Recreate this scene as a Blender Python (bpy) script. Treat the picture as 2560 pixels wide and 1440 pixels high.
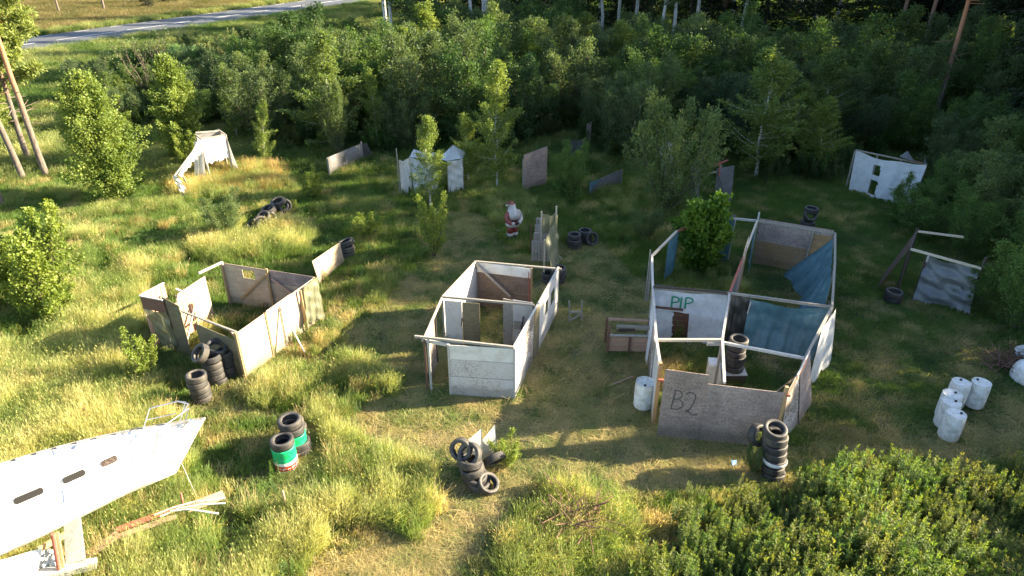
import bpy, math, random
import numpy as np
from mathutils import Vector, Matrix
for o in list(bpy.data.objects): bpy.data.objects.remove(o)
SC = bpy.context.scene
COL = SC.collection
R = math.radians
# ------------------------------------------------------------------ camera, sky, sun, exposure
FPX, PITCH, CAMH = 1730.0, R(29), 13.0
cam = bpy.data.objects.new('camera', bpy.data.cameras.new('camera')); COL.objects.link(cam)
cam.location = (0, 0, CAMH); cam.rotation_euler = (R(90) - PITCH, 0, 0)
cam.data.sensor_width = 36; cam.data.lens = FPX / 2560 * 36; cam.data.clip_end = 2000; cam.data.clip_start = .1
SC.camera = cam
SUN_EL, SUN_AZ = R(23), R(9)            # azimuth measured from +x towards +y
wd = bpy.data.worlds.new('World'); SC.world = wd; wd.use_nodes = True
nt = wd.node_tree; sky = nt.nodes.new('ShaderNodeTexSky'); sky.sky_type = 'NISHITA'
sky.sun_disc = False; sky.sun_elevation = SUN_EL; sky.sun_rotation = R(90) - SUN_AZ
bg = nt.nodes['Background']; bg.inputs[1].default_value = .072
nt.links.new(sky.outputs[0], bg.inputs[0])
sun = bpy.data.objects.new('sun', bpy.data.lights.new('sun', 'SUN')); COL.objects.link(sun)
sun.data.energy = 5.0; sun.data.angle = R(.6); sun.data.color = (1, .84, .58)
sd = Vector((math.cos(SUN_EL) * math.cos(SUN_AZ), math.cos(SUN_EL) * math.sin(SUN_AZ), math.sin(SUN_EL)))
sun.rotation_euler = sd.to_track_quat('Z', 'Y').to_euler(); sun.location = (60, 10, 40)
SC.view_settings.view_transform = 'Standard'; SC.view_settings.look = 'None'
SC.view_settings.exposure = 2.6; SC.view_settings.gamma = 1
# ------------------------------------------------------------------ photograph point -> place in the world
_s, _c = math.sin(PITCH), math.cos(PITCH)
def W(px, py, z=0.0):
    u = (px - 1280) / FPX; v = (720 - py) / FPX
    dy = _c + v * _s; dz = -_s + v * _c
    t = (z - CAMH) / dz
    return Vector((u * t, dy * t, z))
rng = np.random.default_rng(7)
random.seed(7)
# ------------------------------------------------------------------ materials
MATS = {}
def newmat(n):
    m = bpy.data.materials.new(n); m.use_nodes = True
    t = m.node_tree; b = t.nodes['Principled BSDF']
    return m, t, b
def N(t, k, **kw):
    n = t.nodes.new(k)
    for a, v in kw.items(): setattr(n, a, v)
    return n
def L(t, a, b): t.links.new(a, b)
def coords(t, scale=(1, 1, 1), which='Object'):
    tc = N(t, 'ShaderNodeTexCoord'); mp = N(t, 'ShaderNodeMapping'); mp.inputs['Scale'].default_value = scale
    L(t, tc.outputs[which], mp.inputs[0]); return mp.outputs[0]
def noise(t, vec, sc, det=4, rough=.6):
    n = N(t, 'ShaderNodeTexNoise'); n.inputs['Scale'].default_value = sc; n.inputs['Detail'].default_value = det
    n.inputs['Roughness'].default_value = rough; L(t, vec, n.inputs['Vector']); return n.outputs[0]
def ramp(t, fac, stops):
    r = N(t, 'ShaderNodeValToRGB'); e = r.color_ramp.elements
    while len(e) < len(stops): e.new(.5)
    for i, (p, c) in enumerate(stops):
        e[i].position = p; e[i].color = (*c, 1) if len(c) == 3 else c
    L(t, fac, r.inputs[0]); return r.outputs[0]
def mix(t, fac, a, b, mode='MIX'):
    m = N(t, 'ShaderNodeMix', data_type='RGBA', blend_type=mode)
    if isinstance(fac, (int, float)): m.inputs[0].default_value = fac
    else: L(t, fac, m.inputs[0])
    for s, v in ((6, a), (7, b)):
        if isinstance(v, tuple): m.inputs[s].default_value = (*v, 1)
        else: L(t, v, m.inputs[s])
    return m.outputs[2]
def bump(t, b, h, strength=.3, dist=.01):
    n = N(t, 'ShaderNodeBump'); n.inputs['Strength'].default_value = strength; n.inputs['Distance'].default_value = dist
    L(t, h, n.inputs['Height']); L(t, n.outputs[0], b.inputs['Normal'])
def osb(name, light, dark, paint=None, cover=.5, stain=(.08, .07, .05)):
    m, t, b = newmat(name); v = coords(t)
    vo = N(t, 'ShaderNodeTexVoronoi'); vo.inputs['Scale'].default_value = 17
    ws = N(t, 'ShaderNodeVectorMath', operation='ADD'); nn = N(t, 'ShaderNodeTexNoise'); nn.inputs['Scale'].default_value = 9
    L(t, v, nn.inputs['Vector']); L(t, v, ws.inputs[0]); L(t, nn.outputs[1], ws.inputs[1]); L(t, ws.outputs[0], vo.inputs['Vector'])
    g = N(t, 'ShaderNodeSeparateColor'); L(t, vo.outputs['Color'], g.inputs[0])
    col = ramp(t, g.outputs[0], [(0, dark), (.5, tuple((a + c) / 2 for a, c in zip(light, dark))), (1, light)])
    big = noise(t, v, 1.3, 5)
    col = mix(t, ramp(t, big, [(.35, (0, 0, 0)), (.7, (.6, .6, .6))]), col, stain)
    st = noise(t, coords(t, (1.2, 1.2, 9)), 1.6, 5, .7); col = mix(t, .55, col, ramp(t, st, [(.3, (.62, .6, .6)), (.7, (1.25, 1.22, 1.2))]), 'MULTIPLY')
    if paint:
        pn = noise(t, v, 17, 6, .75); add = N(t, 'ShaderNodeMath', operation='ADD'); L(t, pn, add.inputs[0])
        b2 = N(t, 'ShaderNodeMath', operation='MULTIPLY'); L(t, noise(t, v, .9, 3), b2.inputs[0]); b2.inputs[1].default_value = .5
        L(t, b2.outputs[0], add.inputs[1])
        pc = mix(t, noise(t, v, 5, 5), paint, tuple(x * .8 for x in paint))
        col = mix(t, ramp(t, add.outputs[0], [(.95 - cover * .5, (0, 0, 0)), (1.0 - cover * .45, (1, 1, 1))]), col, pc)
    sep = N(t, 'ShaderNodeSeparateXYZ'); tc = N(t, 'ShaderNodeTexCoord'); L(t, tc.outputs['Object'], sep.inputs[0])
    oi = N(t, 'ShaderNodeObjectInfo')
    col = mix(t, .35, col, mix(t, oi.outputs['Random'], (.55, .5, .45), (1, 1, 1)), 'MULTIPLY')
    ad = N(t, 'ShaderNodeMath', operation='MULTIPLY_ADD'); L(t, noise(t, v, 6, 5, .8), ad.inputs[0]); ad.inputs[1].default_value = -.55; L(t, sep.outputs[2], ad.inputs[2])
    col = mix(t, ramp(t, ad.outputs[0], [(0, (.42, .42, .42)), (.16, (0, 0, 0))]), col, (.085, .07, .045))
    L(t, col, b.inputs['Base Color']); b.inputs['Roughness'].default_value = .85
    bump(t, b, g.outputs[1], .35, .006)
    MATS[name] = m; return m
def wood(name, c1, c2, rough=.8):
    m, t, b = newmat(name); v = coords(t, (3, 3, 3))
    n = noise(t, v, 6, 6, .7); n2 = noise(t, v, 40, 2)
    col = ramp(t, n, [(.3, c1), (.7, c2)])
    oi = N(t, 'ShaderNodeObjectInfo'); col = mix(t, .4, col, mix(t, oi.outputs['Random'], (.5, .48, .45), (1, 1, 1)), 'MULTIPLY')
    L(t, col, b.inputs['Base Color']); b.inputs['Roughness'].default_value = rough; bump(t, b, n2, .3, .004)
    MATS[name] = m; return m
def plain(name, c, rough=.5, metal=0, dirt=None, scale=6):
    m, t, b = newmat(name)
    if dirt:
        v = coords(t); f = ramp(t, noise(t, v, scale, 6, .7), [(.45, (0, 0, 0)), (.75, (1, 1, 1))]); L(t, mix(t, f, c, dirt), b.inputs['Base Color'])
    else: b.inputs['Base Color'].default_value = (*c, 1)
    b.inputs['Roughness'].default_value = rough; b.inputs['Metallic'].default_value = metal
    MATS[name] = m; return m
def cloth_mat(name, c1, c2, trans=.3, weave=60, dirt=None):
    m = bpy.data.materials.new(name); m.use_nodes = True; t = m.node_tree; t.nodes.clear()
    out = N(t, 'ShaderNodeOutputMaterial'); d = N(t, 'ShaderNodeBsdfDiffuse'); tr = N(t, 'ShaderNodeBsdfTranslucent'); mx = N(t, 'ShaderNodeMixShader')
    gl = N(t, 'ShaderNodeBsdfGlossy'); gl.inputs['Roughness'].default_value = .45; m2 = N(t, 'ShaderNodeMixShader'); m2.inputs[0].default_value = .06
    v = coords(t); col = ramp(t, noise(t, v, 2.5, 6, .7), [(.3, c1), (.7, c2)])
    v2 = coords(t, (weave, 2, weave)); col = mix(t, .35, col, ramp(t, noise(t, v2, 1, 2), [(.3, (.55, .55, .55)), (.7, (1, 1, 1))]), 'MULTIPLY')
    if dirt: col = mix(t, ramp(t, noise(t, v, 1.1, 6, .7), [(.5, (0, 0, 0)), (.8, (.8, .8, .8))]), col, dirt)
    L(t, col, d.inputs[0]); L(t, col, tr.inputs[0]); mx.inputs[0].default_value = trans
    L(t, d.outputs[0], mx.inputs[1]); L(t, tr.outputs[0], mx.inputs[2]); L(t, mx.outputs[0], m2.inputs[1]); L(t, gl.outputs[0], m2.inputs[2])
    L(t, m2.outputs[0], out.inputs[0]); MATS[name] = m; return m
def leaf_mat(name, ca, cb, trans=.38, inst=False, gloss=.05, tgain=1.5):
    m = bpy.data.materials.new(name); m.use_nodes = True; t = m.node_tree; t.nodes.clear()
    out = N(t, 'ShaderNodeOutputMaterial'); d = N(t, 'ShaderNodeBsdfDiffuse'); tr = N(t, 'ShaderNodeBsdfTranslucent'); mx = N(t, 'ShaderNodeMixShader')
    at = N(t, 'ShaderNodeAttribute', attribute_name='v'); oi = N(t, 'ShaderNodeObjectInfo')
    col = mix(t, at.outputs['Fac'], ca, cb)
    if inst:
        ti = N(t, 'ShaderNodeAttribute', attribute_name='tint', attribute_type='INSTANCER')
        col = mix(t, 1.0, col, ti.outputs['Color'], 'MULTIPLY')
    else:
        to = N(t, 'ShaderNodeAttribute', attribute_name='tone', attribute_type='OBJECT'); col = mix(t, 1.0, col, mix(t, to.outputs['Fac'], (.5, .56, .6), (1.35, 1.22, .85)), 'MULTIPLY')
    tcol = mix(t, 1.0, col, (tgain * 1.05, tgain, tgain * .5), 'MULTIPLY')
    L(t, col, d.inputs[0]); L(t, tcol, tr.inputs[0]); mx.inputs[0].default_value = trans
    gl = N(t, 'ShaderNodeBsdfGlossy'); gl.inputs['Roughness'].default_value = .6; m2 = N(t, 'ShaderNodeMixShader'); m2.inputs[0].default_value = gloss * .45
    L(t, d.outputs[0], mx.inputs[1]); L(t, tr.outputs[0], mx.inputs[2]); L(t, mx.outputs[0], m2.inputs[1]); L(t, gl.outputs[0], m2.inputs[2])
    L(t, m2.outputs[0], out.inputs[0]); MATS[name] = m; return m

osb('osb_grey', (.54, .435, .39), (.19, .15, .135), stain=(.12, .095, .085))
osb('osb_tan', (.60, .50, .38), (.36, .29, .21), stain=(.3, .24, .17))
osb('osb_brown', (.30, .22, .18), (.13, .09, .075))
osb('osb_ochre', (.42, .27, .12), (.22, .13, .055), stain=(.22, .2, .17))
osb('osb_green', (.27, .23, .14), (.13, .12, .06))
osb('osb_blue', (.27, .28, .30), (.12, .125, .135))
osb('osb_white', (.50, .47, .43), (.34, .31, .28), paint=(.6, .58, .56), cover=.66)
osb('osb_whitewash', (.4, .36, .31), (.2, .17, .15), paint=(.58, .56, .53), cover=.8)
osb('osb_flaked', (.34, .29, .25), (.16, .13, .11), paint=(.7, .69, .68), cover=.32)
plain('white_sheet', (.62, .61, .58), .6, dirt=(.45, .42, .37), scale=3)
wood('wood_grey', (.20, .18, .155), (.40, .37, .32))
wood('wood_pale', (.42, .35, .26), (.62, .55, .44))
wood('wood_tan', (.30, .19, .09), (.48, .33, .17))
wood('wood_white', (.36, .345, .32), (.58, .56, .52))
wood('wood_brown', (.10, .05, .035), (.19, .10, .07))
wood('wood_pink', (.36, .22, .16), (.5, .34, .25))
wood('wood_red', (.30, .07, .05), (.42, .14, .10))
wood('wood_dark', (.035, .028, .022), (.09, .07, .055))
plain('green_spray', (.01, .22, .13), .7)
plain('black_spray', (.075, .066, .064), .8, dirt=(.16, .14, .13), scale=9)
plain('white_plastic', (.72, .72, .70), .35, dirt=(.34, .31, .24), scale=5)
plain('lid_plastic', (.66, .66, .64), .4, dirt=(.35, .33, .28), scale=14)
plain('black_plastic', (.015, .015, .017), .4)
plain('paper_label', (.6, .63, .66), .6, dirt=(.25, .3, .35), scale=30)
plain('boat_white', (.8, .8, .78), .3, dirt=(.42, .40, .36), scale=5)
plain('strake_grey', (.34, .33, .32), .5, dirt=(.2, .19, .18), scale=8)
plain('portlight_glass', (.008, .007, .006), .7)
plain('metal_rail', (.55, .55, .56), .3, .9)
plain('drum_green', (.005, .32, .10), .45, dirt=(.02, .5, .28), scale=9)
plain('drum_white', (.76, .76, .72), .45, dirt=(.5, .48, .42), scale=9)
plain('drum_red', (.55, .03, .025), .45, dirt=(.4, .09, .03), scale=9)
plain('litter_blue', (.25, .42, .6), .4)
plain('portlight_rim', (.03, .02, .017), .9, dirt=(.14, .11, .09), scale=20); plain('rust', (.16, .05, .025), .8)
cloth_mat('cloth_white', (.62, .62, .62), (.76, .75, .73), .25, dirt=(.42, .38, .33))
cloth_mat('cloth_bluewhite', (.5, .54, .58), (.66, .7, .74), .25, 10, dirt=(.4, .42, .42))
cloth_mat('tarp_blue', (.05, .13, .165), (.12, .25, .30), .3, 30, dirt=(.035, .075, .09))
cloth_mat('tarp_olive', (.13, .135, .08), (.22, .225, .14), .3, 30)
cloth_mat('tarp_black', (.02, .022, .022), (.06, .06, .055), .1, 10)
cloth_mat('tarp_grey', (.10, .115, .125), (.17, .19, .2), .2, 20)
cloth_mat('fur_white', (.3, .28, .27), (.62, .6, .58), .1, 40, dirt=(.2, .12, .11))
cloth_mat('suit_red', (.16, .025, .025), (.26, .05, .04), .05, 20, dirt=(.3, .24, .22))
cloth_mat('hair_grey', (.3, .3, .3), (.55, .54, .53), .05, 90)
plain('boot_black', (.015, .015, .018), .35); plain('skin', (.5, .3, .22), .5)
# tyres
m, t, b = newmat('rubber'); v = coords(t); n = noise(t, v, 7, 5); oi = N(t, 'ShaderNodeObjectInfo'); base = ramp(t, n, [(.3, (.018, .018, .02)), (.75, (.055, .052, .052))]); dm = N(t, 'ShaderNodeMath', operation='MULTIPLY'); L(t, ramp(t, noise(t, v, 3, 6, .75), [(.4, (0, 0, 0)), (.7, (1, 1, 1))]), dm.inputs[0]); L(t, oi.outputs['Random'], dm.inputs[1]); L(t, mix(t, dm.outputs[0], base, (.12, .105, .085)), b.inputs['Base Color'])
b.inputs['Roughness'].default_value = .62
MATS['rubber'] = m
def bark(name, lo, hi, scale=(6, 6, 1.2), spots=None, top=None):
    m, t, b = newmat(name); v = coords(t, scale); n = noise(t, v, 3, 6, .7); col = ramp(t, n, [(.35, lo), (.65, hi)])
    if top:
        tc = N(t, 'ShaderNodeTexCoord'); s = N(t, 'ShaderNodeSeparateXYZ'); L(t, tc.outputs['Object'], s.inputs[0])
        mr = N(t, 'ShaderNodeMapRange'); mr.inputs[1].default_value = top[0]; mr.inputs[2].default_value = top[1]; L(t, s.outputs[2], mr.inputs[0])
        col = mix(t, mr.outputs[0], col, mix(t, n, top[2], tuple(x * .6 for x in top[2])))
    if spots:
        v2 = coords(t, (4, 4, 14)); col = mix(t, ramp(t, noise(t, v2, 1.4, 3), [(.58, (0, 0, 0)), (.64, (1, 1, 1))]), col, spots)
    L(t, col, b.inputs['Base Color']); b.inputs['Roughness'].default_value = .9; bump(t, b, n, .6, .03); MATS[name] = m
bark('bark_pine', (.07, .055, .05), (.2, .16, .135), top=(3.0, 8.0, (.55, .24, .11)))
bark('bark_birch', (.33, .33, .32), (.62, .61, .58), spots=(.04, .04, .04))
bark('bark_brown', (.05, .04, .03), (.13, .10, .075))
leaf_mat('leaf_birch', (.08, .14, .035), (.17, .23, .07), tgain=2.0)
leaf_mat('leaf_alder', (.032, .08, .028), (.085, .15, .045), tgain=2.0)
leaf_mat('leaf_willow', (.055, .10, .048), (.11, .16, .075), tgain=2.0)
leaf_mat('leaf_bright', (.045, .12, .014), (.12, .21, .028))
leaf_mat('leaf_pale', (.10, .16, .035), (.19, .25, .06), tgain=2.0)
leaf_mat('needle_pine', (.10, .15, .045), (.2, .25, .09), .3, tgain=2)
leaf_mat('needle_spruce', (.012, .028, .010), (.03, .055, .018), .08)
leaf_mat('nettle_leaf', (.035, .085, .022), (.15, .21, .05), inst=True, tgain=1.8)
leaf_mat('grass_blade', (.8, .8, .8), (1.2, 1.15, 1.0), .38, inst=True, gloss=.04, tgain=1.8)
# ------------------------------------------------------------------ mesh helpers
def mesh(name, V, F, mat, attr=None, smooth=False):
    V = np.asarray(V, dtype=np.float32).reshape(-1, 3)
    me = bpy.data.meshes.new(name)
    if isinstance(F, np.ndarray):
        k = F.shape[1]; nf = len(F); me.vertices.add(len(V)); me.vertices.foreach_set('co', V.ravel())
        me.loops.add(nf * k); me.loops.foreach_set('vertex_index', F.astype(np.int32).ravel())
        me.polygons.add(nf); me.polygons.foreach_set('loop_start', np.arange(0, nf * k, k, dtype=np.int32))
        me.polygons.foreach_set('loop_total', np.full(nf, k, dtype=np.int32)); me.update(calc_edges=True)
    else:
        me.from_pydata([tuple(map(float, v)) for v in V], [], F); me.update()
    if attr is not None:
        a = me.attributes.new('v', 'FLOAT', 'FACE'); a.data.foreach_set('value', np.asarray(attr, dtype=np.float32))
    if smooth: me.polygons.foreach_set('use_smooth', [True] * len(me.polygons))
    if mat: me.materials.append(MATS[mat])
    return me
class Thing:
    def __init__(s, name, label, cat, loc, group=None):
        s.o = bpy.data.objects.new(name, None); COL.objects.link(s.o); s.o.location = loc; s.o.empty_display_size = .2
        s.o['label'] = label; s.o['category'] = cat
        if group: s.o['group'] = group
        s.loc = Vector(loc)
    def part(s, name, VF, mat, parent=None, smooth=False, label=None):
        V, F = VF; V = np.array([tuple(v) for v in V], dtype=np.float32) - np.array(s.loc, dtype=np.float32)
        # give each flat piece its own origin so its grain differs
        c = V[0].copy() if len(V) else np.zeros(3)
        o = bpy.data.objects.new(name, mesh(name, V, F, mat, smooth=smooth)); COL.objects.link(o)
        o.parent = parent or s.o
        if label: o['label'] = label
        return o
    def share(s, name, me, loc=(0, 0, 0), rot=(0, 0, 0), sc=(1, 1, 1), parent=None):
        o = bpy.data.objects.new(name, me); COL.objects.link(o); o.parent = parent or s.o
        o.location = loc; o.rotation_euler = rot; o.scale = sc; return o
def single(name, label, cat, VF, mat, loc, group=None, smooth=False):
    V, F = VF; V = np.array([tuple(v) for v in V], dtype=np.float32) - np.array(loc, dtype=np.float32)
    o = bpy.data.objects.new(name, mesh(name, V, F, mat, smooth=smooth)); COL.objects.link(o); o.location = loc
    o['label'] = label; o['category'] = cat
    if group: o['group'] = group
    return o
def join(*vfs):
    V, F = [], []
    for v, f in vfs:
        n = len(V); V += [tuple(p) for p in v]; F += [tuple(int(i) + n for i in q) for q in f]
    return V, F
def hexa(a, b, c, d, t):
    """slab: quad a b c d (Vectors) thickened by vector t"""
    p = [Vector(x) for x in (a, b, c, d)]; t = Vector(t)
    V = [x - t / 2 for x in p] + [x + t / 2 for x in p]
    return V, [(3, 2, 1, 0), (4, 5, 6, 7), (0, 1, 5, 4), (1, 2, 6, 5), (2, 3, 7, 6), (3, 0, 4, 7)]
def beam(p, q, w=.05, h=.08, up=(0, 0, 1)):
    p, q = Vector(p), Vector(q); d = (q - p).normalized(); up = Vector(up)
    if abs(d.dot(up)) > .95: up = Vector((1, 0, 0))
    s = d.cross(up).normalized(); u = s.cross(d).normalized()
    a = [p + s * (i * w / 2) + u * (j * h / 2) for i, j in ((-1, -1), (1, -1), (1, 1), (-1, 1))]
    b = [x + (q - p) for x in a]
    return a + b, [(3, 2, 1, 0), (4, 5, 6, 7), (0, 1, 5, 4), (1, 2, 6, 5), (2, 3, 7, 6), (3, 0, 4, 7)]
def lerp(a, b, t): return Vector(a) * (1 - t) + Vector(b) * t
def sheet(a, b, za0, za1, zb0=None, zb1=None, t=.018, off=0.):
    """upright board between ground points a and b; bottoms z*0 and tops z*1"""
    a, b = Vector(a), Vector(b); zb0 = za0 if zb0 is None else zb0; zb1 = za1 if zb1 is None else zb1
    d = Vector((b.x - a.x, b.y - a.y, 0)).normalized(); n = Vector((-d.y, d.x, 0)); o = n * off
    f = lambda p, z: Vector((p.x, p.y, z)) + o
    return hexa(f(a, za0), f(b, zb0), f(b, zb1), f(a, za1), n * t)
def sheet_hole(a, b, z0, z1, holes, t=.018, off=0.):
    """upright board with rectangular openings; holes in (u0,u1,h0,h1) fractions/metres"""
    us = sorted({0, 1, *[h[0] for h in holes], *[h[1] for h in holes]}); hs = sorted({z0, z1, *[h[2] for h in holes], *[h[3] for h in holes]})
    a, b = Vector(a), Vector(b); d = Vector((b.x - a.x, b.y - a.y, 0)).normalized(); n = Vector((-d.y, d.x, 0))
    nu, nh = len(us), len(hs); V = []; idx = {}
    for s in (-1, 1):
        for i, u in enumerate(us):
            for j, z in enumerate(hs):
                p = lerp(a, b, u); idx[s, i, j] = len(V); V.append(Vector((p.x, p.y, z)) + n * (off + s * t / 2))
    solid = {(i, j) for i in range(nu - 1) for j in range(nh - 1)
             if not any(h[0] <= (us[i] + us[i + 1]) / 2 <= h[1] and h[2] <= (hs[j] + hs[j + 1]) / 2 <= h[3] for h in holes)}
    F = []
    for i, j in solid:
        q = [(i, j), (i + 1, j), (i + 1, j + 1), (i, j + 1)]
        F.append(tuple(idx[1, *c] for c in q)[::-1]); F.append(tuple(idx[-1, *c] for c in q))
        for e, (di, dj) in ((0, (0, -1)), (1, (1, 0)), (2, (0, 1)), (3, (-1, 0))):
            if (i + di, j + dj) not in solid:
                c1, c2 = q[e], q[(e + 1) % 4]; F.append((idx[-1, *c1], idx[1, *c1], idx[1, *c2], idx[-1, *c2]))
    return V, F
def cloth(tl, tr, bl, br, nu=30, nv=24, fold=.04, nf=6, sag=.05, rag=.05, seed=0, holes=(), belly=0., cross=0.):
    """hanging cloth; holes in (u0,u1,v0,v1) with v measured downwards"""
    r = random.Random(seed); tl, tr, bl, br = map(Vector, (tl, tr, bl, br)); d = (tr - tl).normalized(); n = d.cross(Vector((0, 0, -1))).normalized()
    ph = [r.uniform(0, 6.28) for _ in range(6)]; rg = [r.uniform(-1, 1) for _ in range(nu + 1)]
    V = []; F = []
    for j in range(nv + 1):
        v = j / nv
        for i in range(nu + 1):
            u = i / nu; p = lerp(lerp(tl, tr, u), lerp(bl, br, u), v + (rag * rg[i] if j == nv else 0))
            f = fold * (math.sin(u * nf * 6.28 + ph[0] + 1.5 * v) * .6 + math.sin(u * nf * 14 + ph[1] + 3 * v) * .25) * (.3 + v)
            f += cross * math.sin(v * 14 + 4 * u + ph[2]) + cross * .6 * math.sin(v * 23 - 7 * u + ph[3])
            f += belly * math.sin(math.pi * v) * math.sin(math.pi * u)
            p = p + n * f; p.z -= sag * math.sin(math.pi * u) * (1 - v) * (1 + .3 * math.sin(9 * u + ph[4]))
            p.z = max(p.z, .02 + .02 * abs(rg[i])); V.append(p)
    for j in range(nv):
        for i in range(nu):
            u, v = (i + .5) / nu, (j + .5) / nv
            if any(h[0] + .008 * math.sin(v * 30) < u < h[1] + .008 * math.sin(v * 22) and h[2] < v < h[3] for h in holes): continue
            a = j * (nu + 1) + i; F.append((a, a + 1, a + nu + 2, a + nu + 1))
    return V, F
def tube(path, rad, seg=8, cap=True):
    path = [Vector(p) for p in path]; n = len(path)
    rad = [rad] * n if isinstance(rad, (int, float)) else rad; V = []; F = []
    u = None
    for i, p in enumerate(path):
        d = (path[min(i + 1, n - 1)] - path[max(i - 1, 0)]).normalized()
        if u is None: u = d.orthogonal().normalized()
        u = (u - d * u.dot(d)).normalized(); w = d.cross(u)
        for k in range(seg):
            a = 2 * math.pi * k / seg; V.append(p + (u * math.cos(a) + w * math.sin(a)) * rad[i])
    for i in range(n - 1):
        for k in range(seg):
            F.append((i * seg + k, i * seg + (k + 1) % seg, (i + 1) * seg + (k + 1) % seg, (i + 1) * seg + k))
    if cap: F += [tuple(range(seg))[::-1], tuple(range((n - 1) * seg, n * seg))]
    return V, F
def lathe(prof, seg=32, c=(0, 0, 0), closed=False, arc=None):
    V = []; F = []; n = len(prof); full = arc is None; a0, a1 = arc or (0, 2 * math.pi); m = seg if full else seg + 1
    for k in range(m):
        a = a0 + (a1 - a0) * k / seg
        for r, z in prof: V.append((c[0] + r * math.cos(a), c[1] + r * math.sin(a), c[2] + z))
    for k in range(seg):
        k2 = (k + 1) % m
        for i in range(n if closed else n - 1):
            j = (i + 1) % n; F.append((k * n + i, k2 * n + i, k2 * n + j, k * n + j))
    return V, F
def gz(x, y): return 0.0
# ------------------------------------------------------------------ zones of the field (polygons on the ground)
def poly(pts): return np.array([W(*p)[:2] for p in pts])
def inside(P, poly_):
    x, y = P[:, 0], P[:, 1]; r = np.zeros(len(P), bool); n = len(poly_); j = n - 1
    for i in range(n):
        xi, yi = poly_[i]; xj, yj = poly_[j]
        c = ((yi > y) != (yj > y)) & (x < (xj - xi) * (y - yi) / (yj - yi + 1e-12) + xi); r ^= c; j = i
    return r
def vnoise(P, scale, seed=0):
    g = np.random.default_rng(seed).random((256, 256)); q = P * scale + 100.0; i = np.floor(q).astype(int); f = q - i; f = f * f * (3 - 2 * f)
    a = g[i[:, 0] % 256, i[:, 1] % 256]; b_ = g[(i[:, 0] + 1) % 256, i[:, 1] % 256]; c_ = g[i[:, 0] % 256, (i[:, 1] + 1) % 256]; d = g[(i[:, 0] + 1) % 256, (i[:, 1] + 1) % 256]
    return (a * (1 - f[:, 0]) + b_ * f[:, 0]) * (1 - f[:, 1]) + (c_ * (1 - f[:, 0]) + d * f[:, 0]) * f[:, 1]
def fbm(P, s, seed=0): return (vnoise(P, s, seed) * .5 + vnoise(P, s * 2.1, seed + 1) * .3 + vnoise(P, s * 4.7, seed + 2) * .2)
Z_TALL = [poly([(-500, 620), (250, 600), (330, 640), (450, 640), (470, 690), (350, 730), (330, 800), (330, 960), (470, 1010), (450, 1110), (580, 1140), (640, 1200), (640, 1320), (700, 1440), (700, 1700), (-700, 1700)]),
          poly([(700, 1060), (860, 1060), (960, 1100), (1050, 1200), (1080, 1300), (960, 1360), (800, 1330), (760, 1440), (690, 1380), (690, 1200)]),
          poly([(610, 930), (740, 880), (860, 890), (980, 960), (880, 1040), (640, 1010)]),
          poly([(470, 620), (600, 560), (760, 560), (740, 650), (560, 670)]),
          poly([(420, 420), (700, 420), (720, 470), (560, 500), (420, 500)]),
          poly([(1370, 1240), (1540, 1240), (1580, 1330), (1540, 1440), (1560, 1800), (1150, 1800), (1240, 1480), (1290, 1350)]),
          poly([(0, 160), (240, 150), (220, 260), (0, 300)])]
Z_NET = [poly([(1560, 1420), (1700, 1340), (1830, 1290), (2000, 1245), (2120, 1205), (2320, 1200), (2560, 1215), (2900, 1230), (3300, 1900), (1500, 1900), (1540, 1600)])]
Z_BARE = [poly([(980, 700), (1060, 640), (1010, 560), (1070, 520), (1220, 540), (1300, 640), (1480, 600), (1640, 720), (1640, 1060), (1960, 1120), (2300, 1100), (2560, 1000), (2560, 1140), (2200, 1130), (1960, 1180), (1640, 1240), (1380, 1180), (1230, 1330), (1160, 1440), (1100, 1700), (760, 1700), (780, 1400), (1000, 1350), (1080, 1210), (960, 1090), (830, 1060), (560, 1040), (480, 1000), (900, 1040), (1020, 940), (830, 840), (960, 760)])]
Z_PATH = [poly([(1480, 780), (1520, 800), (1510, 960), (1430, 1010), (1440, 900)]), poly([(850, 1060), (1340, 1040), (1640, 1070), (1640, 1180), (1340, 1160), (1050, 1130)]),
          poly([(1000, 1240), (1250, 1150), (1270, 1290), (1150, 1500), (840, 1500), (900, 1380)]), poly([(1640, 1090), (1960, 1130), (1880, 1200), (1560, 1220)])]
HOUSE_IN = [poly([(500, 780), (560, 745), (780, 790), (600, 925)]), poly([(1120, 850), (1195, 750), (1330, 770), (1290, 990)])]
def zone(P, Z, wob=.5):
    Q = P + (np.stack([vnoise(P, .9, 31), vnoise(P, .9, 32)], 1) - .5) * 2 * wob + (np.stack([vnoise(P, 3.1, 33), vnoise(P, 3.1, 34)], 1) - .5) * wob
    r = np.zeros(len(P), bool)
    for z in Z: r |= inside(Q, z)
    return r
road_n1, road_n2 = W(191, 110), W(787, 22); road_f1, road_f2 = W(242, 73), W(744, 4)
RD = Vector((road_n2.x - road_n1.x, road_n2.y - road_n1.y, 0)).normalized(); RN = Vector((-RD.y, RD.x, 0))
RC = (road_n1 + road_f1) / 2; RW = abs((road_f1 - road_n1).dot(RN)); RC = road_n1 + RN * (RW / 2)
def road_off(P): return (P[:, 0] - RC.x) * RN.x + (P[:, 1] - RC.y) * RN.y
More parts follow.
